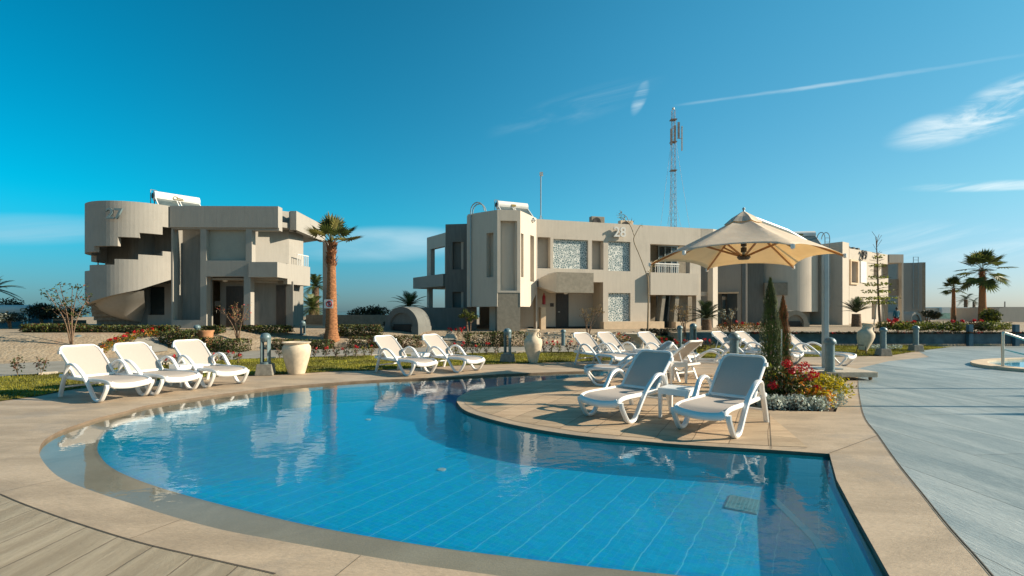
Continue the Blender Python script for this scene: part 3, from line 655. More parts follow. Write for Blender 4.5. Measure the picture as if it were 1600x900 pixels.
# round stair drum
dcx, dcy, dr = -18.29, 24.3, 2.3
def drum_hit(px, cx_, cy_, r_):
    k = (px - CX) / F; a = k * k + 1; b2 = -2 * (k * cx_ + cy_); c_ = cx_ ** 2 + cy_ ** 2 - r_ * r_; D = b2 * b2 - 4 * a * c_
    D = max(D, 0); d = (-b2 - math.sqrt(D)) / (2 * a); return d, math.atan2(d - cy_, k * d - cx_)
def drum(mb, cx_, cy_, r_, thk, segs, mi=0):
    """segs: (a0,a1,lo0,lo1,hi0,hi1)"""
    for a0, a1, l0, l1, h0, h1 in segs:
        k = max(1, int(abs(a1 - a0) / R(4)))
        for i in range(k):
            f0, f1 = i / k, (i + 1) / k; q0, q1 = a0 + (a1 - a0) * f0, a0 + (a1 - a0) * f1
            def pt(q, r, z): return (cx_ + r * math.cos(q), cy_ + r * math.sin(q), z)
            zl0, zl1 = l0 + (l1 - l0) * f0, l0 + (l1 - l0) * f1; zh0, zh1 = h0 + (h1 - h0) * f0, h0 + (h1 - h0) * f1
            mb.hexa([pt(q0, r_, zl0), pt(q1, r_, zl1), pt(q1, r_ - thk, zl1), pt(q0, r_ - thk, zl0)], [pt(q0, r_, zh0), pt(q1, r_, zh1), pt(q1, r_ - thk, zh1), pt(q0, r_ - thk, zh0)], mi)
def dz(px, py): d, a = drum_hit(px, dcx, dcy, dr); return a, za(py, d)
aR = drum_hit(266.5, dcx, dcy, dr)[1]
aL = R(-228)
up = [(267, 355), (254, 365), (218, 370), (184, 384), (147, 393.5)]
bounds = [267, 254, 218, 184, 147]; lows = [355, 365, 370.5, 384, 393.5]
segs = []
for i in range(5):
    a0 = drum_hit(bounds[i], dcx, dcy, dr)[1]; a1 = drum_hit(bounds[i + 1], dcx, dcy, dr)[1] if i < 4 else R(-165)
    pm = (bounds[i] + (bounds[i + 1] if i < 4 else 136)) / 2
    zl = dz(pm, lows[i])[1]; segs.append((a0, a1, zl, zl, RZ, RZ))
segs.append((R(-165), aL, segs[-1][2] - .3, segs[-1][2] - .3, RZ, RZ))
mb = MB(); drum(mb, dcx, dcy, dr, .22, segs)
part(mb, 'stair_parapet', plaster27, b27, True)
bounds = [267, 254, 216, 179, 140]; tops = [393, 398.5, 405, 413.5, 423]; bots = [437, 441, 453, 460.5, 473, 479]
segs = []
for i in range(5):
    a0 = drum_hit(bounds[i], dcx, dcy, dr)[1]; a1 = drum_hit(bounds[i + 1], dcx, dcy, dr)[1] if i < 4 else R(-165)
    pm = (bounds[i] + (bounds[i + 1] if i < 4 else 134)) / 2
    zt = dz(pm, tops[i])[1]; zb0 = dz(bounds[i], bots[i])[1]; zb1 = dz(bounds[i + 1] if i < 4 else 133, bots[i + 1])[1]
    segs.append((a0, a1, zb0, zb1, zt, zt))
lowz = segs[-1][3]
segs.append((R(-165), aL, lowz, z27, segs[-1][4] - .3, segs[-1][4] - .5))
mb = MB(); drum(mb, dcx, dcy, dr, .22, segs)
part(mb, 'stair_balustrade', plaster27, b27, True)
# stair treads and soffit
mb = MB(); ns = 22
for i in range(ns):
    q0 = aR - R(8.5) * i; q1 = q0 - R(8.5); z = 4.35 - i * .19
    if z < z27 + .1: break
    P4 = [(dcx + r * math.cos(q), dcy + r * math.sin(q)) for q, r in ((q0, 2.07), (q1, 2.07), (q1, .25), (q0, .25))]
    mb.prism(P4, z - .35, z)
part(mb, 'spiral_stair', conc, b27)
mb = MB(); mb.prism([(dcx + 2.07 * math.cos(R(a)), dcy + 2.07 * math.sin(R(a))) for a in range(-180, 180, 15)], RZ - .35, RZ - .2); part(mb, 'tower_roof', plaster27, b27)
part(MB().lathe([(.25, z27), (.25, 2.9), (.7, 2.95), (.7, RZ - .4)], 32, Matrix.Translation((dcx, dcy, 0))), 'stair_column_and_shade_core', slate_pl, b27, False)  # wide slate-coloured upper core stands in for the deep shade between the bands
# cone soffit bulge (swept underside of the last winding)
mb = MB(); prof = []
for i in range(9):
    a = i / 8 * math.pi / 2; prof.append((1.75 * math.cos(a) * 1.0 + .05, 0))
vs = []; nq = 28
for i in range(nq + 1):
    q = R(-55) - R(110) * i / nq; zt = 2.55 - .75 * i / nq
    for j in range(8):
        s_ = j / 7; r = 2.1 * (1 - s_ * .88); dz_ = -1.15 * math.sin(s_ * math.pi / 2) ** .8 * (1 - .35 * abs(i / nq - .45) * 2)
        vs.append((dcx + r * math.cos(q), dcy + r * math.sin(q), zt + dz_))
mb.add(vs, [(i * 8 + j, i * 8 + j + 1, (i + 1) * 8 + j + 1, (i + 1) * 8 + j) for i in range(nq) for j in range(7)])
part(mb, 'stair_soffit', plaster27, b27, True)
# wall behind the drum and ground floor window
fb = Fr((dcx - 2.25, dcy + .25), (A27[0] + .0, A27[1] + .65))
mb = MB(); hz = H(fb, 230, 257, 448, 492)
grid_wall(mb, fb, 0, fb.L, z27, RZ - .05, [(hz[0], hz[1], hz[2], hz[3])], .2)
# left end wall, back, roof
part(mb, 'stair_back_wall', plaster27, b27)
mb = MB(); slab(mb, fb, .1, fb.L, 2.95, RZ - .36, -.06, -.003); part(mb, 'stair_shade_lining', slate_pl, b27)  # dark slab over the back wall; the stair's inner shade is in its colour
mb = MB(); slab(mb, fb, hz[0], hz[1], hz[2], hz[3], .14, .17); wn = part(mb, 'window', glass, b27)
mb = MB(); e = .05
for q in ((hz[0], hz[0] + e, hz[2], hz[3]), (hz[1] - e, hz[1], hz[2], hz[3]), (hz[0] + e, hz[1] - e, hz[3] - e, hz[3]), (hz[0] + e, hz[1] - e, hz[2], hz[2] + e)): slab(mb, fb, *q, .10, .139)
part(mb, 'window_frame', darkwood, b27, par=wn)
tL = 0; tEnd = f27.L
# main front wall with openings
h_a = H(f27, 270, 313, 358, 503, zb=z27 + .25)
h_b = H(f27, 322.5, 384, 358.5, 407); h_c = H(f27, 393.5, 437, 360, 410.5)
h_d = (f27.t(322.5), f27.t(381), z27, f27.z(350, 432)); h_e = (f27.t(391.5), f27.L + .1, z27, f27.z(420, 433.5))
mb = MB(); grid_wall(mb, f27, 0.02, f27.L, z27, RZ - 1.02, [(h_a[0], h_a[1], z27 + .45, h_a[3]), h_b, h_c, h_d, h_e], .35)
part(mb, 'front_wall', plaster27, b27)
mb = MB(); slab(mb, f27, .02, f27.L, RZ - 1.02, RZ, -.10, .35); part(mb, 'roof_parapet', plaster27, b27)
# recessed panels
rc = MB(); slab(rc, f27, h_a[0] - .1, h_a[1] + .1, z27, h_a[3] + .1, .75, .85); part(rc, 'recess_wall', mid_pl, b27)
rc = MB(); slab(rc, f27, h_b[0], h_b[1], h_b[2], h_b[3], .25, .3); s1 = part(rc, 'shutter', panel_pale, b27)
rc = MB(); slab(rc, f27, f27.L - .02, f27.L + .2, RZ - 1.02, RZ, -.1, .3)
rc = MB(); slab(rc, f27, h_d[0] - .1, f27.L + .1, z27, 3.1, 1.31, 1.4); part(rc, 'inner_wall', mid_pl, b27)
rc = MB(); slab(rc, f27, h_d[0] + .0, h_e[1] - .3, 3.12, 3.2, .36, 1.3); part(rc, 'porch_ceiling', plaster27, b27)
tt = f27.off(1.3); a, c_ = tt.t(354), tt.t(380)
rc = MB(); slab(rc, tt, a, c_, z27, 2.85, -.03, .0); dr_ = part(rc, 'door', darkwood, b27)
part(MB().tube([tt.p(a + .1, -.06, 1.7), tt.p(a + .22, -.06, 1.7)], .02, 6), 'handle', steel, b27, par=dr_)
rc = MB(); slab(rc, tt, tt.t(432), tt.t(447), z27, 2.9, -.03, 0); part(rc, 'door', darkwood, b27)
rc = MB(); slab(rc, tt, tt.t(326), tt.t(330.5), 1.75, 2.3, -.16, -.02); part(rc, 'fire_extinguisher', red_paint, b27, bevel=.03)
rc = MB(); slab(rc, tt, tt.t(336), tt.t(345), 1.85, 2.1, -.03, -.01); part(rc, 'door_plate', conc, b27)
for px_ in (352,):
    pp_ = f27.off(.8); part(MB().lathe([(.12, 0), (.10, -.06), (0, -.08)], 12, Matrix.Translation(pp_.p(pp_.t(px_), 0, 3.12))), 'ceiling_lamp', white_paint, b27)
# balcony band in front of right bay, projecting
mb = MB(); slab(mb, f27, f27.t(392), f27.L - .05, f27.z(420, 433.5), f27.z(420, 410), -.22, -.003); slab(mb, f27, f27.L - .05, f27.L + .02, f27.z(420, 433.5), f27.z(420, 410), -.22, 1.0)
part(mb, 'balcony_parapet', plaster27, b27)
# right pier (faces right) and receding side
pr = [(-11.33, 23.65), (-10.95, 24.0)]
mb = MB()
P0 = Vector((-11.14, 23.27)); fs27 = Fr((P0.x, P0.y), (xa(451, 24.4), 24.4))
fs27 = Fr((xa(393.5, 23.72), 23.72), (xa(451.5, 25.0), 25.0)); slab(mb, fs27, 0, fs27.L, 3.0, RZ + .10, 0, .3); part(mb, 'bay_wall', plaster27, b27)
mb = MB(); mb.box(-16.36, -16.22, 23.58, 30.28, z27, RZ - .1); part(mb, 'sun_block_wall', mid_pl, b27)  # wall added to block the sun from reaching the stair drum
fg = Fr((xa(451, 24.4) + .01, 24.42), (xa(463, 24.55), 24.55))
mb = MB(); slab(mb, fg, 0, fg.L, RZ - .95, RZ, -.08, .4)
rc0 = Vector((xa(463, 24.3), 24.3)); rc1 = Vector((xa(508, 28.6), 28.6)); fe = Fr(rc0, rc1)
slab(mb, fe, 0, fe.L, RZ - .95, RZ, 0, .3)
part(mb, 'roof_edge', plaster27, b27)
mb = MB(); mb.prism([tuple(rc0 + Vector((-.3, .2))), tuple(rc1 + Vector((-.3, 0))), (-14, 30.5), (-20, 30.5), (-20.3, 25), (-16.3, 24.2), (-11.5, 23.9)], RZ - .85, RZ - .6)
mb.prism([tuple(rc0 + Vector((-.6, .5))), tuple(rc1 + Vector((-2.5, -1.6))), (-14, 30.5), (-20, 30.5), (-20.3, 26.2), (-16.3, 25.0), (-12.0, 25.0)], 3.22, 3.36)
part(mb, 'roof', plaster27, b27)
# set back side wall lit, upper floor
fw = Fr((xa(451, 25.0), 25.0), (xa(471, 26.3), 26.3)); mb = MB(); slab(mb, fw, 0, fw.L, 3.36, RZ - .86, 0, .2); slab(mb, fw, fw.L + .0, fw.L + .2, 3.36, RZ - .86, .0, 3.2)
part(mb, 'side_wall', plaster27, b27)
fbv = Fr((xa(448.5, 24.3), 24.3), (xa(484, 26.2), 26.2)); mb = MB(); slab(mb, fbv, 0, fbv.L, 2.95, 3.62 + .35, -.02, .2); slab(mb, fbv, fbv.L - .2, fbv.L, 2.95, 3.97, .2, 2.0); part(mb, 'side_balcony', plaster27, b27)
mb = MB()
for i in range(6): 
    q = fbv.p(fbv.L - .95 + i * .18, .08, 3.9); mb.tube([q, (q[0], q[1], 4.55)], .02, 5)
q0, q1 = fbv.p(fbv.L - .98, .08, 4.55), fbv.p(fbv.L, .08, 4.55); mb.tube([q0, q1], .025, 5); part(mb, 'railing', white_paint, b27)
mb = MB(); 
cx_, cy_ = xa(509, 28.4), 28.4; mb.box(cx_ - .12, cx_ + .18, cy_ - .15, cy_ + .15, z27 - .2, RZ - .9); part(mb, 'corner_column', plaster27, b27)
# ground floor side wall, back walls
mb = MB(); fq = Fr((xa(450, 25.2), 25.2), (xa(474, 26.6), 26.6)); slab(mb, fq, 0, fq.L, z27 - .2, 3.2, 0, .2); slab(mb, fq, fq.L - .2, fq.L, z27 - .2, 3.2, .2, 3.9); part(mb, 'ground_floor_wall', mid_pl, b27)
mb = MB(); mb.box(-20.4, -20.15, 25.4, 30.4, z27 - .2, RZ - .1); mb.box(-20.1, -13.6, 30.3, 30.5, z27 - .2, RZ - .1); mb.box(-13.8, -13.6, 27.2, 30.29, z27 - .2, RZ - .9); part(mb, 'rear_wall', plaster27, b27)
dn_, an_ = drum_hit(182, dcx, dcy, dr); pn_ = Vector((dcx + dr * math.cos(an_), dcy + dr * math.sin(an_)))
numerals('27', Fr(pn_, pn_ + Vector((-math.sin(an_), math.cos(an_)))), .0, za(342.5, dn_), .66, None, bollard_m)
o = bpy.context.scene.collection.objects[-1]; o.parent = b27; o.location = Vector(o.location) - b27.location
mb = MB(); 
for z_ in (4.9, 2.6):
    x_ = -20.75; mb = MB(); mb.box(x_ - .14, x_ + .12, 24.4, 24.8, z_ - .35, z_ + .35); part(mb, 'downpipe_box', slate_pl, b27)
ld = ladder(b27, (-20.85, 24.5), (1, .2), z27, RZ - .3, True, .4); ld.location = Vector(ld.location) - b27.location
sh27 = solar_heater('white solar water heater tank with gold oval logo on the roof of building 27', (-16.95, 24.6, RZ - .42), R(50), 1.02, 'oval')
# ================================================================== building 28 (middle)
z28 = 0.6; R28 = 6.56
b28 = thing('apartment_building', 'middle two storey beige building with lattice screens and steel number 28', 'building', (5, 28, z28), 0, 'resort apartment buildings')
P838 = Vector((xa(838, 26.2), 26.2)); P1095 = Vector((xa(1095, 29.22), 29.22)); f28 = Fr(P838, P1095)
hs = dict(rec1=H(f28, 840, 860, 370, 419), lat1=H(f28, 864.5, 919, 373, 419), rec2=H(f28, 925, 943, 375.5, 421), lat2=H(f28, 950.5, 985, 376.5, 423),
          lat3=H(f28, 950.5, 985, 457.5, 502), balc=(f28.t(1016), f28.t(1078), f28.z(1030, 426), f28.z(1016, 381)),
          ent=(0.05, f28.t(942.5), z28 - .2, f28.z(942, 441)), low=(f28.t(1016), f28.t(1088), z28 - .2, f28.z(1030, 456.5)))
mb = MB(); grid_wall(mb, f28, -.02, f28.L, z28 - .2, R28, list(hs.values()), .4)
part(mb, 'front_wall', plaster, b28)
for k in ('rec1', 'rec2'):
    h = hs[k]; mb = MB(); slab(mb, f28, h[0] - .05, h[1] + .05, h[2] - .05, h[3] + .05, .5, .6); part(mb, 'recess_panel', plaster, b28)
for k in ('lat1', 'lat2', 'lat3'):
    h = hs[k]; mb = MB(); slab(mb, f28, h[0], h[1], h[2], h[3], .14, .18); sc = part(mb, 'lattice_screen', lattice_m, b28)
    mb = MB(); slab(mb, f28, h[0] - .05, h[1] + .05, h[2] - .05, h[3] + .05, .45, .5); part(mb, 'window_glass', glass, b28, par=sc)
# entrance recess
fe2 = f28.off(1.5); mb = MB(); slab(mb, f28, -.6, hs['ent'][1] + .1, z28 - .2, 3.4, 1.5, 1.6); slab(mb, f28, -.6, hs['ent'][1] + .1, hs['ent'][3] + .0, 3.42, .41, 1.49); slab(mb, f28, hs['ent'][1] + .1, hs['ent'][1] + .3, z28 - .2, 3.4, .41, 1.6)
part(mb, 'entrance_recess', plaster, b28)
mb = MB(); slab(mb, fe2, fe2.t(868.5), fe2.t(888), z28, 2.75, -.04, 0); dd_ = part(mb, 'door', darkwood, b28)
part(MB().tube([fe2.p(fe2.t(871), -.08, 1.55), fe2.p(fe2.t(874), -.08, 1.55)], .02, 6), 'handle', steel, b28, par=dd_)
mb = MB(); slab(mb, fe2, fe2.t(859.5), fe2.t(865), 1.85, 2.05, -.03, 0); part(mb, 'door_plate', darkwood, b28)
mb = MB(); slab(mb, f28, f28.t(846), f28.t(853.5), z28 - .2, f28.z(848, 480), .05, .45); part(mb, 'entrance_pillar', cream, b28)
mb = MB(); q = f28.p(f28.t(853), .3, 0); mb.lathe([(.0, 1.95), (.09, 1.97), (.09, 2.4), (.03, 2.5), (.03, 2.58), (0, 2.58)], 12, Matrix.Translation((q[0], q[1], 0))); part(mb, 'fire_extinguisher', red_paint, b28, True)
mb = MB(); slab(mb, f28, .02, hs['ent'][1], z28 - .15, z28 + .10, 1.44, 1.49); part(mb, 'dark_skirting', dark, b28)
# canopy box
fc = f28.off(-1.05); tca, tcb = fc.t(869), fc.t(927.5); zc0, zc1 = za(457, fc.y(tca)), za(425, fc.y(tca))
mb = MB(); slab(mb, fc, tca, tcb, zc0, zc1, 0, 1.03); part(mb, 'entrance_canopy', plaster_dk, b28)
q0 = f28.p(.12, 0, 0); q1 = fc.p(tca, 0, 0)
fcs = Fr((q0[0], q0[1]), (q1[0], q1[1])); mb = MB()
za0, za1 = za(437, q0[1]), za(448, q0[1])
mb.add([(q0[0], q0[1], za1), (q1[0], q1[1], zc0), (q1[0], q1[1], zc1), (q0[0], q0[1], za0 + .05)], [(0, 1, 2, 3)])
qb0 = f28.p(.12, .3, 0); qb1 = f28.p(tca, -.1, 0)
mb.v += [(qb0[0], qb0[1], za1), (qb1[0], qb1[1], zc0), (qb1[0], qb1[1], zc1), (qb0[0], qb0[1], za0 + .05)]; mb.f += [(3, 2, 6, 7), (0, 4, 5, 1), (7, 6, 5, 4)]; mb.m += [0] * 3
part(mb, 'canopy_side', plaster, b28)
part(MB().lathe([(.12, 0), (.1, -.05), (0, -.07)], 12, Matrix.Translation(fc.p(fc.t(890), .5, zc0))), 'ceiling_lamp', white_paint, b28)
# low cream walls
fl_ = f28.off(-.45); 
for a, c_ in ((943.5, 1038), (1056, 1088)):
    mb = MB(); slab(mb, fl_, fl_.t(a), fl_.t(c_), .3, za(503, fl_.y(fl_.t(a))), 0, .42); part(mb, 'low_wall', cream, b28)
# balcony
hb = hs['balc']; fbp = f28.off(-.28)
mb = MB(); slab(mb, fbp, fbp.t(1016.5), fbp.t(1091.5), f28.z(1030, 461), f28.z(1030, 426.5), 0, .275); slab(mb, fbp, fbp.t(1091.5) - .18, fbp.t(1091.5), f28.z(1030, 461), f28.z(1030, 426.5), .28, 2.4)
part(mb, 'balcony_parapet', plaster, b28)
mb = MB(); slab(mb, f28, hb[0] - .2, f28.L + 1, f28.z(1030, 461) + .0, f28.z(1030, 461) + .25, .41, 2.6); part(mb, 'balcony_floor', plaster, b28)
mb = MB(); slab(mb, f28, hb[0] - .2, f28.L + 2.0, z28 - .2, R28 - .3, 2.62, 2.8); part(mb, 'balcony_back_wall', plaster_dk, b28)
fbb = f28.off(2.6); mb = MB(); slab(mb, fbb, fbb.t(1028), fbb.t(1057), f28.z(1030, 461) + .25, 5.7, -.06, 0); gd = part(mb, 'balcony_glass_door', glass, b28)
mb = MB()
for a in (1028, 1038, 1048, 1057): slab(mb, fbb, fbb.t(a) - .04, fbb.t(a) + .04, f28.z(1030, 461) + .25, 5.75, -.1, -.061)
slab(mb, fbb, fbb.t(1028) - .04, fbb.t(1057) + .04, 5.75, 5.85, -.1, 0); part(mb, 'door_frame', grey_al, b28, par=gd)
mb = MB(); frl = f28.off(.1)
zr0, zr1 = f28.z(1030, 426.5), f28.z(1030, 412)
for i in range(12): t_ = lerp(frl.t(1024), frl.t(1060), i / 11); mb.tube([frl.p(t_, 0, zr0), frl.p(t_, 0, zr1)], .018, 5)
mb.tube([frl.p(frl.t(1023), 0, zr1), frl.p(frl.t(1061), 0, zr1)], .045, 6); mb.tube([frl.p(frl.t(1023), 0, zr1 - .12), frl.p(frl.t(1061), 0, zr1 - .12)], .02, 5); part(mb, 'railing', white_paint, b28)
# slanted door surround below
fsd = f28.off(-.15); mb = MB()
for (a, c_, e_, g_) in ((1029, 1034, 1036, 1041), (1052, 1057, 1056, 1062)):
    zt_, zb_ = za(457, fsd.y(0) + 2.2), z28 - .1
    mb.hexa([fsd.p(fsd.t(a), 0, zb_), fsd.p(fsd.t(c_), 0, zb_), fsd.p(fsd.t(c_), .5, zb_), fsd.p(fsd.t(a), .5, zb_)], [fsd.p(fsd.t(e_), 0, zt_), fsd.p(fsd.t(g_), 0, zt_), fsd.p(fsd.t(g_), .5, zt_), fsd.p(fsd.t(e_), .5, zt_)])
slab(mb, fsd, fsd.t(1036), fsd.t(1062), zt_ + .002, zt_ + .18, 0, .5); part(mb, 'door_surround', plaster_dk, b28)
mb = MB(); fsg = f28.off(.6); slab(mb, fsg, fsg.t(1026), fsg.t(1060), z28, 3.0, 0, .05); part(mb, 'glass_door', glass, b28)
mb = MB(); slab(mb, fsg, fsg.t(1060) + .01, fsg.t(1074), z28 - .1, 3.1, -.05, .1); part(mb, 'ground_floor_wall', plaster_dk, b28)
# right end pillar and roof continuation
mb = MB(); fpi = Fr((xa(1114, 29.4), 29.4), (xa(1121.5, 29.7), 29.7)); slab(mb, fpi, 0, fpi.L, z28 - .2, R28, 0, .35); part(mb, 'end_pillar', plaster, b28)
mb = MB(); frr = Fr(P1095 + Vector((.02, .01)), (xa(1114, 29.4), 29.38)); slab(mb, frr, 0, frr.L, f28.z(1016, 381), R28, 0, .4); part(mb, 'roof_band', plaster, b28)
# roof deck, rear
mb = MB(); mb.prism([tuple(P838 + Vector((.1, .5))), tuple(P1095 + Vector((0, .5))), (11.6, 36), (-2, 36), (-2.4, 27.0)], R28 - .5, R28 - .3); part(mb, 'roof', plaster, b28)
mb = MB(); mb.box(-2.4, 12, 35.7, 36, z28, R28 - .1); mb.box(-2.9, -2.6, 27.75, 35.7, z28, R28 - .1); part(mb, 'rear_wall', plaster, b28)
# protruding tower (pier, left and right faces)
T0 = Vector((xa(777, 24.0), 24.0)); T1 = Vector((xa(813, 24.16), 24.16)); TL = Vector((xa(731, 25.15), 25.15)); TR = Vector((xa(838.2, 26.15), 26.15))
fp = Fr(T0, T1); ftl = Fr(TL, T0); ftr = Fr(T1, TR)
hp = H(fp, 782, 808, 344.5, 454); zov = ftl.z(777, 479)
mb = MB(); grid_wall(mb, fp, 0, fp.L, hp[2] - .1, R28 + .05, [hp], .3); part(mb, 'tower_pier', plaster, b28)
mb = MB(); slab(mb, fp, hp[0] - .02, hp[1] + .02, hp[2], hp[3], .31, .36); part(mb, 'recess_panel', plaster, b28)
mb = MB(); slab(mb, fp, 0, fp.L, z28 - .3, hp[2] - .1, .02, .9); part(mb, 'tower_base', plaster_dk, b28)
hsl = (ftl.t(760), ftl.t(771), za(433, ftl.y(ftl.t(765))), za(364, ftl.y(ftl.t(765))))
mb = MB(); grid_wall(mb, ftl, 0, ftl.L - .002, zov, R28 + .04, [hsl], .3); slab(mb, ftl, hsl[0] - .02, hsl[1] + .02, hsl[2] - .02, hsl[3] + .02, .32, .4)
slab(mb, ftl, .7, ftl.L - .05, z28 - .3, zov - .0, .9, 1.0); part(mb, 'tower_left_wall', plaster, b28)
for (a, c_, yt, yb) in ((813.9, 817.6, 364, 433), (828, 834, 368, 440)):
    pass
ym = lambda px: ftr.y(ftr.t(px))
hr1 = (ftr.t(814), ftr.t(818), za(433, ym(816)), za(365, ym(816))); hr2 = (ftr.t(828.5), ftr.t(834.5), za(440, ym(831)), za(368, ym(831)))
zcut = za(458, ym(836))
mb = MB(); grid_wall(mb, ftr, .002, ftr.L, zcut, R28 + .03, [hr1, hr2], .3)
for hh in (hr1, hr2): slab(mb, ftr, hh[0] - .02, hh[1] + .02, hh[2] - .02, hh[3] + .02, .31, .35)
tm = ftr.t(828); P = ftr.p
mb.hexa([P(0, 0, zov), P(tm, 0, zov), P(tm, .3, zov), P(0, .3, zov)], [P(0, 0, zcut), P(ftr.L, 0, zcut), P(ftr.L, .3, zcut), P(0, .3, zcut)])
part(mb, 'tower_right_wall', plaster, b28)
mb = MB(); mb.prism([tuple(TL + Vector((.1, .1))), tuple(T0 + Vector((0, .31))), tuple(T1 + Vector((-.1, .31))), tuple(TR + Vector((-.3, 0))), (.5, 27.3), (-2.2, 27.3)], R28 - .3, R28 - .15); mb.prism([tuple(TL + Vector((.2, .2))), tuple(T0 + Vector((0, .5))), tuple(T1 + Vector((-.1, .5))), tuple(TR + Vector((-.4, -.3))), (.5, 27.0), (-2.0, 27.0)], zov + .01, zov + .15); part(mb, 'tower_roof', plaster, b28)
# ladder strip wall, dark block, far-left wing
W0 = Vector((xa(729.5, 25.3), 25.3)); mb = MB(); fws = Fr(W0 + Vector((-.02, 0)), TL + Vector((0, 0))); 
mb.prism([tuple(W0), tuple(TL + Vector((0, .0))), (-1.9, 27.5), (-2.3, 27.9), (xa(729.5, 27.6), 27.6)], zov, R28 + .0); part(mb, 'ladder_wall', plaster, b28)
D0 = Vector((xa(696, 27.8), 27.8)); D1 = Vector((xa(730, 27.6), 27.6)); fd = Fr(D0, D1)
ha = H(fd, 707, 724, 378, 421); hb2 = H(fd, 707, 724, 456, 487)
mb = MB(); grid_wall(mb, fd, 0, fd.L, z28 - .2, za(350.5, 27.8), [ha, hb2], .25)
slab(mb, fd, ha[0] - .02, ha[1] + .02, ha[2] - .02, ha[3] + .02, .26, .35); slab(mb, fd, hb2[0] - .02, hb2[1] + .02, hb2[2] - .02, hb2[3] + .02, .26, .35)
mb.box(D0.x, D0.x + .25, D0.y + .26, 34, z28 - .2, za(350.5, 27.8)); part(mb, 'side_block', slate_pl, b28)
E0 = Vector((xa(667, 32.6), 32.6)); E1 = Vector((xa(696.5, 30.4), 30.4)); fe3 = Fr(E0, E1)
h1 = (fe3.t(673), fe3.t(698), fe3.z(690, 430), fe3.z(675, 389)); h2 = (fe3.t(670), fe3.t(698), z28 + .2, fe3.z(680, 449))
mb = MB(); grid_wall(mb, fe3, 0, fe3.L + .8, z28 - .2, fe3.z(690, 365), [(h1[0], fe3.t(695), h1[2], h1[3]), (h2[0], fe3.t(695), h2[2], h2[3])], .3)
part(mb, 'wing_wall', plaster, b28)
mb = MB(); slab(mb, fe3, .4, fe3.t(690), z28, fe3.z(690, 372), 2.0, 2.1); part(mb, 'wing_inner_wall', plaster_dk, b28)
mb = MB(); slab(mb, fe3, fe3.t(656) , fe3.L + .6, fe3.z(690, 448.5), fe3.z(690, 430), -.5, -.3); slab(mb, fe3, fe3.t(656), fe3.t(656) + .2, fe3.z(690, 448.5), fe3.z(690, 430), -.29, 1.8); slab(mb, fe3, fe3.t(657) + .2, fe3.L, fe3.z(690, 448.5), fe3.z(690, 448.5) + .15, -.29, 2.0); part(mb, 'wing_balcony', plaster27, b28)
mb = MB(); slab(mb, fe3, 0.1, fe3.L + 1, fe3.z(690, 365) - .4, fe3.z(690, 365) - .2, .3, 3); part(mb, 'wing_roof', plaster, b28)
numerals('28', f28, f28.t(966), f28.z(966, 370.5), .78, None); o = C.objects[-1]; o.parent = b28; o.location = Vector(o.location) - b28.location
ld = ladder(b28, (xa(735.5, 24.95), 24.95), (.2, .98), zov, R28 + .15, True, .35, 1); ld.location = Vector(ld.location) - b28.location
sh28 = dup(sh27, (xa(800, 26.2), 26.2, R28 - .28), R(24), 'white solar water heater with a small tan plate on the tower roof of building 28', scale=.92)
for c_ in list(kids(sh28)):
    if c_.name.startswith('tank_logo'): c_.data = MB().box(-.14, .14, -.262, -.25, .98, 1.10).build('x', gold).data; bpy.data.objects.remove(bpy.data.objects['x'])
# roof gear
def ac_unit(label, p, rz, white=False):
    t = thing('air_conditioner', label, 'air conditioner', p, rz, 'outdoor units on the roof of building 28')
    MB().box(-.42, .42, -.16, .16, 0, .62).build('casing', cream if white else plaster_dk, t, bevel=.02)
    MB().lathe([(.25, 0), (.25, .02), (.2, .02), (0, .005)], 20, Matrix.Translation((-.08, -.165, .31)) @ Matrix.Rotation(R(90), 4, 'X')).build('fan_grille', dark, t)
q = f28.p(f28.t(944), .9, R28 - .3); ac_unit('grey outdoor unit with dark round fan on the roof left of number 28', (q[0], q[1], R28 - .12), R(16))
q = f28.p(f28.t(990), .9, R28 - .3); ac_unit('pale outdoor unit on the roof right of number 28', (q[0], q[1], R28 - .25), R(16), True)
q = (xa(845, 28.5), 28.5)
t = thing('antenna_mast', 'thin roof mast with white box on top and three stays', 'antenna', (q[0], q[1], R28 - .3))
MB().tube([(0, 0, 0), (0, 0, za(274, 28.5) - R28 + .3)], .035, 8).build('pole', grey_al, t)
zt = za(274, 28.5) - R28 + .3; MB().box(-.07, .13, -.08, .08, zt - .02, zt + .18).build('antenna_box', white_paint, t)
mb = MB()
for a in (0, 120, 240): mb.tube([(0, 0, 1.0), (.45 * math.cos(R(a + 20)), .45 * math.sin(R(a + 20)), .1)], .015, 5)
mb.build('stay', grey_al, t)
# ================================================================== link block + building 29
z29 = 0.6
lb = thing('annex_building', 'grey beige annex half hidden behind the parasol between buildings 28 and 29', 'building', (15, 34, z29), 0, 'resort apartment buildings')
L0 = Vector((xa(1119, 33.5), 33.5)); L1 = Vector((xa(1167, 32.6), 32.6)); fl2 = Fr(L0, L1)
mb = MB(); hh = (fl2.t(1112), fl2.t(1152), z29 - .3, fl2.z(1140, 459)); grid_wall(mb, fl2, -1.2, fl2.L, z29 - .3, 6.3, [hh], .3); slab(mb, fl2, -1.2, fl2.t(1152) + .2, z29 - .3, 3.4, 2.0, 2.1); part(mb, 'front_wall', plaster27, lb)
mb = MB(); slab(mb, fl2, hh[0], hh[1] + .1, hh[3] + .01, hh[3] + .12, -.25, -.01); part(mb, 'lintel', cream, lb)
fi = fl2.off(1.95); mb = MB(); slab(mb, fi, fi.t(1128), fi.t(1150), z29, 2.9, -.05, 0); part(mb, 'glass_door', glass, lb)
mb = MB()
M0 = Vector((xa(1168, 35.5), 35.5)); M1 = Vector((xa(1228, 35.0), 35.0)); fm = Fr(M0, M1); hm = (fm.t(1193), fm.t(1226), za(441, 35), za(380, 35))
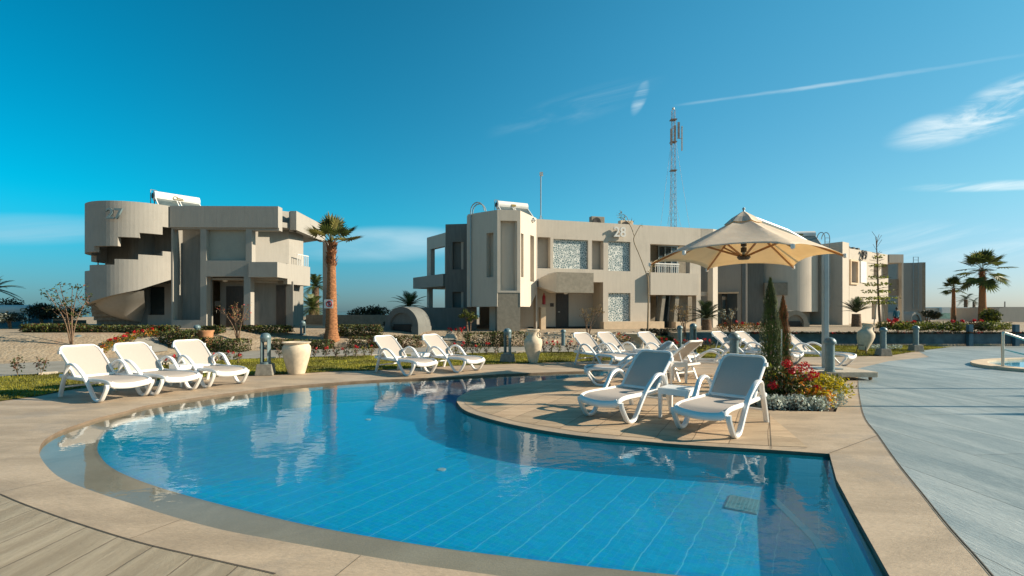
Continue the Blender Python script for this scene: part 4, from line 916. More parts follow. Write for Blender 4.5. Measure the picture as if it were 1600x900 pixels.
grid_wall(mb, fm, 0, fm.L, z29 - .3, 6.4, [hm], .5); slab(mb, fm, hm[0] - .1, hm[1] + .1, hm[2], hm[3] + .1, 1.2, 1.3); mb.box(L1.x - .3, L1.x, L1.y + .05, 36, z29 - .3, 6.3); part(mb, 'recessed_wall', slate_pl, lb)
mb = MB(); slab(mb, fm, hm[0], hm[1] + .1, hm[2] - .95, hm[2] - .02, -.3, -.01); part(mb, 'balcony_parapet', plaster_dk, lb)
mb = MB(); mb.prism([(L0.x - 1, L0.y + .3), (L1.x, L1.y + .3), (22, 36), (22, 41), (12, 41)], 5.9, 6.1); part(mb, 'roof', plaster27, lb)
b29 = thing('apartment_building', 'right hand two storey building with a blank round tower and number 29', 'building', (25, 38, z29), 0, 'resort apartment buildings')
c9x, c9y, c9r = 20.4, 37.3, 2.6
segs = [(R(-10), R(-200), za(487, 34.9), za(487, 34.9), 6.5, 6.5)]
mb = MB(); drum(mb, c9x, c9y, c9r, .2, segs); part(mb, 'round_tower', plaster, b29, True)
mb = MB(); drum(mb, c9x, c9y, c9r - .5, .2, [(R(-10), R(-200), z29 - .2, z29 - .2, za(487, 34.9) + .1, za(487, 34.9) + .1)]); part(mb, 'tower_base', plaster_dk, b29, True)
mb = MB(); mb.prism([(c9x + c9r * .98 * math.cos(R(a)), c9y + c9r * .98 * math.sin(R(a))) for a in range(-180, 180, 15)], za(487, 34.9) + .02, za(487, 34.9) + .15); mb.prism([(c9x + c9r * .9 * math.cos(R(a)), c9y + c9r * .9 * math.sin(R(a))) for a in range(-180, 180, 15)], 6.0, 6.15); part(mb, 'tower_floor', plaster, b29)
ld = ladder(b29, (xa(1289, 35.2), 35.2), (1, .2), 1.9, 6.9, True, .4); ld.location = Vector(ld.location) - b29.location
K0 = Vector((xa(1297.5, 35.6), 35.6)); K1 = Vector((xa(1316.5, 34.9), 34.9)); K2 = Vector((xa(1326.5, 35.6), 35.6)); K3 = Vector((xa(1327, 38.4), 38.4)); K4 = Vector((xa(1388, 42.8), 42.8))
mb = MB(); mb.prism([tuple(K0), tuple(K1), tuple(K2), tuple(K3 + Vector((0, .5))), (c9x + 1.5, 38.6)], z29 - .2, za(377.5, 34.9)); part(mb, 'corner_pier', plaster, b29)
f29 = Fr(K3, K4); z388 = f29.z(1327, 388)
ho = dict(a=(f29.t(1328), f29.t(1338), f29.z(1335, 442), f29.z(1335, 409)), b=(f29.t(1365), f29.t(1371), f29.z(1368, 432), f29.z(1368, 412)), c=(f29.t(1377), f29.t(1389), f29.z(1380, 434), f29.z(1380, 412)),
          d=(f29.t(1377), f29.t(1389), z29 - .2, f29.z(1380, 465)), e=(f29.t(1362), f29.t(1369), z29 + .3, f29.z(1365, 470)))
mb = MB(); grid_wall(mb, f29, 0, f29.L, z29 - .2, z388, list(ho.values()), .4); part(mb, 'front_wall', plaster, b29)
mb = MB(); slab(mb, f29, 0, f29.L, z29, z388 - .2, 1.4, 1.5); part(mb, 'inner_wall', plaster_dk, b29)
h = ho['a']; mb = MB()
e = .14
for q in ((h[0] - e, h[0], h[2] - e, h[3] + e), (h[1], h[1] + e, h[2] - e, h[3] + e), (h[0], h[1], h[2] - e, h[2]), (h[0], h[1], h[3], h[3] + e)): slab(mb, f29, *q, -.12, .0)
part(mb, 'window_surround', cream, b29)
mb = MB(); slab(mb, f29, f29.t(1344), f29.t(1353), f29.z(1350, 442), f29.z(1350, 409), -.05, -.003); part(mb, 'shutter', white_paint, b29)
K5 = K4 + Vector((1.3, .05)); mb = MB(); mb.prism([tuple(K4 + Vector((.02, -.1))), tuple(K5 + Vector((0, -.1))), tuple(K5 + Vector((0, 3))), tuple(K4 + Vector((0, 3)))], za(411, 43), za(398, 43)); mb.box(K5.x - .15, K5.x, K5.y - .1, K5.y + .3, z29, za(411, 43)); part(mb, 'end_wall', plaster, b29)
mb = MB(); mb.box(K4.x + .03, K5.x - .16, K4.y + 1.5, K4.y + 1.6, z29, za(411, 43)); mb.box(K4.x + .03, K5.x - .16, K4.y + .3, K4.y + 1.5, za(462, 43), za(436, 43)); part(mb, 'end_balcony', plaster_dk, b29)
mb = MB(); mb.prism([tuple(K3 + Vector((.2, .4))), tuple(K4 + Vector((0, .4))), (31, 47), (23, 45)], z388 - .7, z388 - .5); mb.prism([tuple(K4 + Vector((-.2, .4))), (31, 47), (30.8, 47), tuple(K4 + Vector((-.5, .4)))], z29, z388 - .3); part(mb, 'roof', plaster, b29)
numerals('29', f29, f29.t(1347), f29.z(1347, 405), 1.0, None, dark); o = C.objects[-1]; o.parent = b29; o.location = Vector(o.location) - b29.location
mb = MB(); 
for a in (1330, 1338, 1345): 
    t_ = f29.t(a); slab(mb, f29, t_, t_ + .35, z388, z388 + .22, .2, .5)
part(mb, 'roof_vent', dark, b29)
fl_ = f29.off(-.6); mb = MB(); slab(mb, fl_, fl_.t(1351), fl_.t(1392), .3, za(504.5, 39), 0, .4); part(mb, 'low_wall', cream, b29)
sh29 = dup(sh28, (xa(1249, 36.5), 36.5, 6.15), R(-8), 'white solar water heater on the round tower just right of the parasol canopy', scale=1.1)
# water tank on annex roof (drum seen left of canopy)
t = MB().lathe([(0.0, 6.1), (1.3, 6.1), (1.3, 7.0), (1.2, 7.1), (0, 7.12)], 24, Matrix.Translation((xa(1108, 34), 34.2, 0))).build('roof_tank', plaster27, smooth=True); tag(t, 'round grey rooftop tank behind the left edge of the parasol', 'tank')
# far block
fb_ = thing('annex_building', 'tall grey block with roof ladder at the right end of the apartment row', 'building', (41, 51, .4), 0, 'resort apartment buildings')
X0, X1 = Vector((xa(1401, 50), 50)), Vector((xa(1441, 49.5), 49.5)); ff = Fr(X0, X1)
mb = MB(); slab(mb, ff, 0, ff.L, za(487, 50), za(411, 50), 0, 3.5); part(mb, 'upper_wall', plaster27, fb_)
mb = MB(); slab(mb, ff, ff.L + .003, ff.L + .55, .2, za(410, 50), .5, 3.5); part(mb, 'side_wall', plaster_dk, fb_)
mb = MB(); slab(mb, ff, -.5, ff.L, .2, za(487, 50) - .01, .6, 3.2); part(mb, 'ground_floor_wall', plaster_dk, fb_)
ld = ladder(fb_, ff.p(ff.t(1426), -.12, 0)[:2], (1, 0), 1.8, za(402, 50), False, .5); ld.location = Vector(ld.location) - fb_.location
# vaults
def vault(label, pxc, d, wpx, ytop, zb, rz, name='vault_shelter', m=plaster27, depth=2.4, arch=True):
    s_ = F / d; w_ = wpx / s_ / 2; zt = za(ytop, d); t = thing(name, label, 'vault', (xa(pxc, d), d, zb), rz, 'arched masonry vaults')
    h_ = zt - zb; zs_ = h_ - w_ if h_ > w_ * 1.1 else h_ * .35
    def pro(r, zz): return [(r * math.cos(math.pi * k / 20), zs_ + (h_ - zs_) * math.sin(math.pi * k / 20) * r / w_) for k in range(21)]
    o_, i_ = pro(w_, 0), pro(w_ - .28, 0); mb = MB(); vs = []
    for (x, z), (x2, z2) in zip(o_, i_): vs += [(x, 0, z), (x2, 0, z2), (x, depth, z), (x2, depth, z2)]
    fs = []
    for k in range(20):
        a, b2 = 4 * k, 4 * (k + 1); fs += [(a, a + 1, b2 + 1, b2), (a + 2, b2 + 2, b2 + 3, a + 3), (a, b2, b2 + 2, a + 2), (a + 1, a + 3, b2 + 3, b2 + 1)]
    mb.add(vs, fs); mb.build('arch', stone if False else m, t)
    for s2 in (-1, 1): MB().box(min(s2 * (w_ + .04), s2 * (w_ - .32)), max(s2 * (w_ + .04), s2 * (w_ - .32)), -.06, depth, -.3, zs_ + .02).build('side_wall', m, t)
    mb = MB(); pts = [(x, z) for x, z in i_]; n_ = len(pts); vs = [(x * .99, .12, z) for x, z in pts]; mb.add(vs, [tuple(range(n_))[::-1]]); mb.build('tympanum', m, t)
    mb = MB(); mb.box(-w_ + .45, w_ - .45, .06, .10, -.1, zs_ + .12); mb.build('dark_opening', dark, t)
    return t
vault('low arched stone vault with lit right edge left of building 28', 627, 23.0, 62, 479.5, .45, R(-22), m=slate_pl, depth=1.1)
vault('shaded arched vault below the round tower of building 29', 1243, 30.5, 40, 485, .55, R(0), m=plaster_dk, depth=1.0, arch=False)
vault('small pale domed vault in front of the far grey block', 1432, 46, 30, 487, .5, R(25), arch=False)
# long low dark wall left of b28 and garden walls
def lowwall(label, pts, z0, z1, m, cat='wall', thk=.25):
    mb = MB()
    for a, c_ in zip(pts[:-1], pts[1:]): 
        f_ = Fr(a, c_); slab(mb, f_, 0, f_.L, z0, z1, 0, thk)
    return tag(mb.build('garden_wall', m), label, cat)
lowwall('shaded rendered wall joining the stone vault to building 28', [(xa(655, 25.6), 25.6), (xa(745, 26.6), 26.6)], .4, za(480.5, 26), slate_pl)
lowwall('dark low wall between building 27 and the stone vault', [(xa(478, 30), 30), (xa(615, 29), 29)], .4, za(492, 29.5), dark_g and plaster_dk)
lowwall('pale topped low wall beside the ground solar heater at far left', [(xa(-60, 26), 26), (xa(128, 25.6), 25.6)], .4, za(500, 26), plaster_dk)
mb = MB(); c0 = (xa(10, 26), 25.9); mb.box(xa(30, 26), xa(100, 26), 25.8, 26.0, za(499.9, 26) + .003, za(496.5, 26)); tag(mb.build('wall_coping', cream), 'pale lit coping strip on the low wall at far left', 'coping')
# retaining wall
t = thing('retaining_wall', 'long low blue grey retaining wall behind the right lawn', 'wall', (0, 22.3, 0))
wall_blue = mat('blue_grey_wall', (0.085, 0.14, 0.17), 0.8, var=.15, scale=2.5, stain=.4)
mb = MB(); mb.box(8.0, 44, -.004, .30, -.05, .60); mb.build('wall', wall_blue, t)
mb = MB(); mb.box(7.97, 44, -.03, .33, .603, .64); mb.build('wall_cap', stone, t)
ck = 0
for px_, wpx in ((1515, 7), (1587, 6)):
    d = 22.2; x = xa(px_, d); o = MB().box(x - .11, x + .08, d - .1, d + .06, 0, za(507, d)).build('wall_post', mat('post_blue%d' % px_, (.05, .13, .18), .6)); o.name = 'wall_post'
    tag(o, 'dark blue post on the retaining wall, %s' % ('left one nearer the tall palm' if px_ == 1515 else 'right one by the frame edge'), 'post', 'blue posts on the retaining wall')
# low buildings at far right
t = thing('pavilion_building', 'low white pavilion with green glass railing between the right palms', 'building', (52, 66, 0))
mb = MB(); mb.box(xa(1472, 66), xa(1525, 66), 66, 72, .0, za(480, 66)); part(mb, 'wall', white_paint, t)
mb = MB(); mb.box(xa(1455, 66) - 2.0, xa(1471.5, 66), 66.5, 72, 0, za(481, 66)); part(mb, 'side_wall', plaster, t)
mb = MB(); mb.box(xa(1462, 62), xa(1524, 62), 62, 62.05, .3, za(489, 62)); part(mb, 'glass_railing', mat('green_glass', (.35, .55, .45), .2), t)
mb = MB(); mb.box(xa(1460, 61.8), xa(1530, 61.8), 61.7, 61.9, -.2, .62); part(mb, 'base_wall', plaster, t)
t = thing('service_building', 'low grey flat roofed building at the right frame edge', 'building', (50, 45, 0))
mb = MB(); mb.box(xa(1561, 45), xa(1561, 45) + 14, 45, 50, .0, za(481, 45)); part(mb, 'wall', plaster, t)
mb = MB(); mb.box(xa(1570, 45.5), xa(1570, 45.5) + 12, 45.6, 49, za(481, 45) + .003, za(479.5, 45)); mb.tube([(xa(1570, 46), 46, 1.9), (xa(1570, 46), 46, 2.5)], .05, 6); part(mb, 'roof_trim', plaster27, t)
# telecom tower
d = 120.; t = thing('telecom_tower', 'tall red and white lattice telecom mast rising behind building 28', 'tower', (xa(1052, d), d, -3)); zt = za(172, d) + 3
mb = MB(); hw = .78
for s1_ in (-1, 1):
    for s2 in (-1, 1): mb.tube([(s1_ * hw, s2 * hw, 0), (s1_ * hw * .45, s2 * hw * .45, zt)], .045, 5)
nb_ = 34
for i in range(nb_):
    z0_, z1_ = zt * i / nb_, zt * (i + 1) / nb_; w0, w1 = hw * (1 - .55 * i / nb_), hw * (1 - .55 * (i + 1) / nb_)
    for a, c_ in (((-1, -1), (1, -1)), ((1, -1), (1, 1)), ((1, 1), (-1, 1)), ((-1, 1), (-1, -1))):
        mb.tube([(a[0] * w0, a[1] * w0, z0_), (c_[0] * w1, c_[1] * w1, z1_)], .024, 4, cap=False); mb.tube([(a[0] * w0, a[1] * w0, z0_), (c_[0] * w0, c_[1] * w0, z0_)], .02, 4, cap=False)
mb.build('lattice_frame', rust_r, t)
mb = MB(); 
for zz in (zt - 15, zt - 8, zt - 2.5): mb.box(-.75, .75, -.75, .75, zz, zz + .15)
mb.build('platform', rust_r, t)
mb = MB()
for a in range(3): mb.box(-1.1 + a * .9, -.6 + a * .9, -1.2, -1.0, zt - 9 + a * .8, zt - 5 + a * .8)
mb.build('antenna_panel', rust_r, t); MB().box(2.0, 2.25, -.2, .2, zt - 10, zt - 4).build('side_antenna', white_paint, t); MB().tube([(1, 0, zt - 7), (2.1, 0, zt - 7)], .08, 5).build('bracket', rust_r, t)
MB().lathe([(0, -.3), (.3, -.2), (.3, .25), (0, .35)], 12, Matrix.Translation((0, 0, zt + .3))).build('beacon', white_paint, t)
mb = MB()
for a in (200, 340, 90):
    for zz in (zt * .93, zt * .62): mb.tube([(0, 0, zz), (7.5 * math.cos(R(a)), 7.5 * math.sin(R(a)), 0)], .025, 4)
mb.build('guy_wire', rust_r, t)
# ------------------------------------------------------------------ sun loungers
def make_lounger():
    t = thing('sun_lounger', '', 'sun lounger', group='white sun loungers on the pool deck')
    W = .31
    for s_ in (-1, 1):      # side frame: front limb, rounded foot, armrest arch, rear leg
        pts = [(-.97, .315), (-.955, .25), (-.86, .10), (-.79, .028), (-.70, .018), (-.61, .06), (-.47, .24), (-.30, .43), (-.14, .575), (0.0, .625), (.12, .60), (.22, .50), (.30, .33), (.37, .15), (.42, .0)]
        P3 = cr([(x, s_ * (W + .035 + (.02 if -.2 < x < .2 else 0)), z) for x, z in pts], 4)
        MB().tube(P3, .038, 8, flat=.72, up=(0, 1, 0)).build('side_frame', white_pl, t, smooth=True)
    mb = MB()
    for s_ in (-1, 1):      # seat rails
        mb.tube(cr([(-.99, s_ * (W - .07), .26), (-.985, s_ * W, .325), (-.80, s_ * W, .36), (-.3, s_ * W, .355), (.2, s_ * W, .36), (.5, s_ * W, .375)], 4), .034, 8, flat=.6, up=(0, 0, 1))
    mb.tube(cr([(-.985, -W, .325), (-1.0, -W + .07, .29), (-1.0, 0, .265), (-1.0, W - .07, .29), (-.985, W, .325)], 4), .050, 8, flat=.5, up=(0, 0, 1))
    mb.tube([(.5, -W, .375), (.5, W, .375)], .03, 6); mb.tube([(-.25, -W, .33), (-.25, W, .33)], .02, 6); mb.tube([(.36, -W - .02, .18), (.36, W + .02, .18)], .018, 6)
    mb.build('seat_frame', white_pl, t, smooth=True)
    mb = MB(); N_ = 14; vs = []
    for i in range(N_ + 1):
        x = -.985 + (1.06) * i / N_; z = .366 + .006 * math.sin(i / N_ * 6) - (.05 * (1 - i / 2) ** 2 if i < 2 else 0)
        for j in range(7): y = -W + .015 + (2 * W - .03) * j / 6; vs.append((x, y, z - .012 * math.sin(math.pi * j / 6)))
    k = len(vs); vs += [(a, b2, c_ - .006) for a, b2, c_ in vs]
    fs = [(i * 7 + j, (i + 1) * 7 + j, (i + 1) * 7 + j + 1, i * 7 + j + 1) for i in range(N_) for j in range(6)]; fs = fs + [tuple(q + k for q in f[::-1]) for f in fs]
    mb.add(vs, fs); mb.build('seat_fabric', sling, t, smooth=True)
    # backrest
    hx, hz_, L_, a = .06, .375, .765, R(45)
    def bk(l, y, o=0): return (hx + math.cos(a) * l - math.sin(a) * o, y, hz_ + math.sin(a) * l + math.cos(a) * o)
    Wb = .30
    rim = cr([bk(0, -Wb), bk(.3, -Wb - .002, .015), bk(.62, -Wb, .0), bk(L_ - .05, -Wb + .025), bk(L_, -Wb + .09), bk(L_ + .008, 0, -.012), bk(L_, Wb - .09), bk(L_ - .05, Wb - .025), bk(.62, Wb), bk(.3, Wb + .002, .015), bk(0, Wb)], 5)
    mb = MB(); mb.tube(rim, .026, 8, flat=.75); mb.tube([bk(0, -Wb), bk(0, Wb)], .026, 6)
    for s_ in (-1, 1): mb.box(*[0] * 0 or (hx + math.cos(a) * .62 - .03, hx + math.cos(a) * .62 + .03, s_ * .325 - .012, s_ * .325 + .012, hz_ + math.sin(a) * .62 - .03, hz_ + math.sin(a) * .62 + .03))
    mb.build('backrest_frame', white_pl, t, smooth=True)
    mb = MB(); vs = []
    for i in range(11):
        l = .0 + (L_) * i / 10; w_ = Wb - (0 if i < 9 else (.02 if i == 9 else .075))
        for j in range(7): vs.append(bk(l, -w_ + 2 * w_ * j / 6, .012 * math.sin(math.pi * i / 10) - .014 * math.sin(math.pi * j / 6)))
    k = len(vs); vs += [(p[0] + .005, p[1], p[2] - .004) for p in vs]
    fs = [(i * 7 + j, i * 7 + j + 1, (i + 1) * 7 + j + 1, (i + 1) * 7 + j) for i in range(10) for j in range(6)]; fs = fs + [tuple(q + k for q in f[::-1]) for f in fs]
    mb.add(vs, fs); mb.build('backrest_fabric', sling, t, smooth=True)
    for s_ in (-1, 1): MB().tube([bk(.42, s_ * (Wb - .03), -.03), (.46, s_ * (Wb - .03), .37)], .014, 6).build('support_strut', white_pl, t)
    return t
lg = make_lounger(); first = True
LS = [(-7.85, 9.2, -25, 'leftmost of the three white sun loungers at the left end of the pool'),
      (-7.4, 9.9, -25, 'middle one of the three white sun loungers at the left end of the pool'),
      (-6.9, 10.85, -30, 'rightmost of the three loungers at the left, beside a small white table and stone bollard'),
      (-2.98, 12.75, -40, 'left of the two sun loungers standing behind the pool right of the bellied urn'),
      (-1.82, 13.4, -40, 'right of the two sun loungers behind the pool, next to the small white table'),
      (2.45, 14.35, -58, 'sun lounger nearest the tall amphora in the rear row'),
      (3.25, 14.75, -58, 'second sun lounger from the amphora in the rear row'),
      (4.55, 14.9, -58, 'third sun lounger from the amphora, behind the white square planter bowl'),
      (7.0, 15.2, -55, 'left of the two rear loungers seen just left of the cypress'),
      (7.75, 15.2, -55, 'rear lounger directly left of the dark cypress, before the blue wall'),
      (8.95, 14.7, -52, 'rear lounger right of the cypress, behind the parasol pole'),
      (3.1, 6.93, -134, 'front sun lounger nearest the camera, beside the flower bed'),
      (1.98, 7.72, -135, 'front sun lounger left of the small white table on the peninsula'),
      (2.75, 10.6, 172, 'lounger facing left across the peninsula with its feet by the water'),
      (3.75, 11.55, 128, 'lounger seen from behind between the two front loungers'),
      (4.95, 12.0, 150, 'lounger seen from behind above the right front lounger')]
for x, y, a, lb_ in LS:
    if first: o = lg; first = False
    else: o = dup(lg, (0, 0, 0))
    sc_ = (1.14 if y > 8.5 else 1.05, 1.03, 1)
    o.scale = sc_
    o.location = (x, y, .006); o.rotation_euler = (0, 0, R(a + 180)); o['label'] = lb_
# heading: local -x is the foot end
def make_table():
    t = thing('side_table', '', 'side table', group='small white plastic side tables')
    mb = MB(); mb.box(-.23, .23, -.23, .23, .425, .45); mb.box(-.2, .2, -.2, .2, .45, .454); mb.build('table_top', white_pl, t, bevel=.012)
    mb = MB(); 
    for a in range(4): mb.box(-.225, .225, -.228, -.205, .36, .424, Matrix.Rotation(R(90 * a), 4, 'Z'))
    mb.build('apron', white_pl, t)
    for sx_ in (-1, 1):
        for sy_ in (-1, 1):
            m2 = MB(); a, c_ = sx_ * .20, sy_ * .20
            m2.hexa([(a - .02, c_ - .02, 0), (a + .02, c_ - .02, 0), (a + .02, c_ + .02, 0), (a - .02, c_ + .02, 0)], [(a - .03, c_ - .03, .42), (a + .03, c_ - .03, .42), (a + .03, c_ + .03, .42), (a - .03, c_ + .03, .42)])
            m2.build('leg', white_pl, t, bevel=.006)
    return t
tb = make_table()
for k, (x, y, a, lb_) in enumerate([(2.5, 7.3, 50, 'white side table between the two front loungers'), (-7.0, 10.45, 60, 'white side table between the middle and right loungers of the left trio'),
                                (-2.45, 13.35, 48, 'white side table between the two loungers behind the pool'), (3.95, 14.6, 30, 'white side table among the rear row of loungers near the planter bowl'), (3.6, 10.9, 20, 'white side table half hidden behind the left front lounger')]):
    o = tb if k == 0 else dup(tb, (0, 0, 0)); o.location = (x, y, .006); o.rotation_euler = (0, 0, R(a)); o['label'] = lb_
# ------------------------------------------------------------------ parasol
ux_, uy_ = 5.05, 10.6
pr = thing('cantilever_parasol', 'large cream cantilever parasol on a grey post over the peninsula', 'parasol', (7.6, 11.8, 0))
def U(x, y, z): return (x - 7.6, y - 11.8, z)
rimz = CH + 1.15
tips = [(-1.78, .85), (-1.80, -1.45), (-.30, -2.35), (1.50, -1.0), (2.0, 1.6), (.15, 2.35)]
tips = [(ux_ + a, uy_ + c_) for a, c_ in tips]
apex = (ux_, uy_, za(338, uy_) + .02); hubz = za(402, uy_)
tipz = [rimz + dz_ for dz_ in (0, 0, 0, 0, 0, 0)]
mb = MB(); Nr, Nt = 10, 10; vs = []; nT = len(tips)
def cpt(i, f, g):       # i sector, f along the edge 0..1, g radial 0..1
    a, c_ = Vector(tips[i]), Vector(tips[(i + 1) % nT]); e_ = a.lerp(c_, f)
    sc_ = 1 - .07 * math.sin(math.pi * f); p = Vector((ux_, uy_)).lerp(e_, g * (1 - (1 - sc_) * g * g))
    z = apex[2] + (rimz - apex[2]) * (g ** 0.93); z += .0 + .07 * math.sin(math.pi * f) * g ** 3 - .07 * g * math.sin(math.pi * f) * (1 - g) * 2
    z -= .04 * max(0, 1 - abs(f - round(f)) * 8) * g ** 8
    return (p.x, p.y, z)
rows = []
for r_ in range(Nr + 1):
    g = .07 + .93 * r_ / Nr
    for i in range(nT):
        for k in range(Nt): vs.append(U(*cpt(i, k / Nt, g)))
n_ = nT * Nt
fs = [(r_ * n_ + k, r_ * n_ + (k + 1) % n_, (r_ + 1) * n_ + (k + 1) % n_, (r_ + 1) * n_ + k) for r_ in range(Nr) for k in range(n_)]
mb.add(vs, fs); cn = mb.build('canopy', canvas, pr, smooth=True)
so_ = cn.modifiers.new('solid', 'SOLIDIFY'); so_.thickness = .004
mb = MB(); vs = []
for g, dzz in ((.02, .10), (.12, .085), (.20, .03)):
    for i in range(nT):
        for k in range(4): q = cpt(i, k / 4, g); vs.append(U(q[0], q[1], q[2] + dzz))
n_ = nT * 4; mb.add(vs, [(r_ * n_ + k, r_ * n_ + (k + 1) % n_, (r_ + 1) * n_ + (k + 1) % n_, (r_ + 1) * n_ + k) for r_ in range(2) for k in range(n_)]); vt = mb.build('vent_cap', canvas, cn)
so_ = vt.modifiers.new('solid', 'SOLIDIFY'); so_.thickness = .004
MB().lathe([(0, 0), (.03, 0), (.02, .05), (.035, .07), (.02, .10), (0, .105)], 10, Matrix.Translation(U(ux_, uy_, apex[2] + .07))).build('finial', grey_al, pr)
for i in range(nT):
    q = cpt(i, 0, 1.0); mid = cpt(i, 0, .5)
    rb = MB().tube([U(ux_ + (q[0] - ux_) * .05, uy_ + (q[1] - uy_) * .05, apex[2] - .10), U(mid[0], mid[1], mid[2] - .05), U(q[0], q[1], q[2] - .02)], .022, 6).build('rib', brown_rib, pr)
    MB().lathe([(0, -.05), (.035, -.03), (.035, .04), (0, .05)], 8, Matrix.Translation(U(ux_ + (q[0] - ux_) * 1.01, uy_ + (q[1] - uy_) * 1.01, q[2] - .02))).build('tip_cap', white_paint, rb)
    MB().tube([U(ux_, uy_, hubz), U(mid[0], mid[1], mid[2] - .06)], .022, 6).build('strut', brown_rib, pr)
hb_ = MB().tube([U(ux_, uy_, hubz - .05), U(ux_, uy_, apex[2])], .035, 8).build('hub_pole', grey_al, pr)
mb = MB(); mb.lathe([(0, -.06), (.10, -.05), (.14, .0), (.10, .05), (0, .06)], 16, Matrix.Translation(U(ux_, uy_, hubz))); mb.lathe([(0, -.05), (.06, -.05), (.06, .05), (0, .05)], 10, Matrix.Translation(U(ux_, uy_, hubz + .16))); mb.lathe([(0, -.04), (.06, -.04), (.06, .04), (0, .04)], 10, Matrix.Translation(U(ux_, uy_, hubz + .28))); mb.build('hub', darkwood, hb_)
pz = za(390, 11.8); aw = Vector((ux_ - 7.6, uy_ - 11.8)).normalized()
MB().box(-.058, .058, -.058, .058, .14, pz).build('post', grey_al, pr, bevel=.012)
MB().tube([(0, 0, pz - .06), (-.0 + (ux_ - 7.6) * .5, (uy_ - 11.8) * .5, (pz + apex[2]) / 2 + .06), U(ux_, uy_, apex[2] + .02)], .045, 8).build('cantilever_arm', grey_al, pr)
bs = MB(); bs.box(-1.0, .82, -.62, .62, .075, .20); 
base = bs.build('base_slab', stone, pr, bevel=.015)
MB().box(-.3, .3, -.2, .2, .202, .225).build('base_plate', grey_al, pr)
for sx_ in (-1, 1):
    for sy_ in (-1, 1):
        M = Matrix.Translation((-.09 + sx_ * .8, sy_ * .52, .045)) @ Matrix.Rotation(R(90), 4, 'Y'); MB().lathe([(0, -.02), (.04, -.02), (.04, .02), (0, .02)], 12, M).build('castor', brown_rib, pr)
# ------------------------------------------------------------------ urns
t = MB().lathe([(0, .0), (.19, .0), (.20, .03), (.25, .22), (.315, .48), (.335, .62), (.325, .70), (.285, .745), (.28, .765), (.325, .79), (.335, .81), (.315, .82), (.27, .80), (.26, .74), (.30, .6), (.1, .1), (0, .1)], 40).build('urn_planter', urn_m, smooth=True)
x, y = gp(463.5, 584); t.location = (x, y, .006); t.scale = (1.03, 1.03, .99); tag(t, 'wide bellied cream clay urn on the deck edge behind the pool', 'urn')
def amphora():
    t = thing('amphora', '', 'urn')
    MB().lathe([(0, 0), (.135, 0), (.145, .03), (.18, .18), (.255, .42), (.285, .60), (.27, .70), (.20, .79), (.165, .85), (.16, .93), (.175, .97), (.20, 1.0), (.20, 1.03), (.17, 1.035), (.13, .98), (.12, .8), (0, .5)], 40).build('body', urn_m, t, smooth=True)
    for s_ in (-1, 1): MB().tube(cr([(s_ * .16, 0, .93), (s_ * .235, 0, .90), (s_ * .25, 0, .82), (s_ * .21, 0, .74)], 5), .022, 8).build('handle', urn_m, t, smooth=True)
    return t
am = amphora(); x, y = gp(833, 567); am.location = (x, y, .01); am.rotation_euler = (0, 0, R(-30)); am['label'] = 'tall upright clay amphora with two handles on the edge of the lawn'
d = 18.2
am2 = dup(am, (xa(1350, d) - .05, d, .12), label='tilted clay amphora leaning on a stand beside the right lawn bollards', rot=(0, R(17), R(20))); am2.scale = (1.0, 1.0, .98)
mb = MB()
for a in (30, 150, 270): mb.tube([(.22 * math.cos(R(a)), .22 * math.sin(R(a)), 0), (.12 * math.cos(R(a)), .12 * math.sin(R(a)), .34)], .015, 6)
mb.tube([(.13 * math.cos(R(a)), .13 * math.sin(R(a)), .33) for a in range(0, 361, 30)], .014, 6); o = mb.build('urn_stand', darkwood); o.location = (am2.location.x, d, .0); tag(o, 'thin dark metal stand under the tilted amphora', 'stand')
t = thing('planter_bowl', 'wide stone planter bowl on a pedestal behind the rear loungers', 'planter', (*gp(1000, 548), .0))
MB().lathe([(0, 0), (.30, 0), (.28, .06), (.16, .14), (.14, .28), (.22, .40), (.42, .56), (.60, .66), (.62, .70), (.56, .70), (.3, .6), (0, .58)], 32).build('bowl', stone, t, smooth=True)
MB().lathe([(0, .6), (.5, .62), (.3, .66), (0, .67)], 16).build('soil_fill', soil, t)
x, y, z = tg(325, 541); t = thing('terracotta_pot', 'small orange terracotta pot with a dark side hole on the gravel', 'pot', (x, y - .15, z + .05)); t.scale = (1.15, 1.15, 1.15)
MB().lathe([(0, 0), (.20, 0), (.22, .1), (.23, .42), (.26, .47), (.26, .50), (.2, .50), (.18, .1), (0, .1)], 24).build('body', terra, t, smooth=True)
MB().lathe([(.09, 0), (.08, .012), (0, .014)], 14, Matrix.Translation((.06, -.225, .2)) @ Matrix.Rotation(R(90), 4, 'X')).build('hole', dark, t)
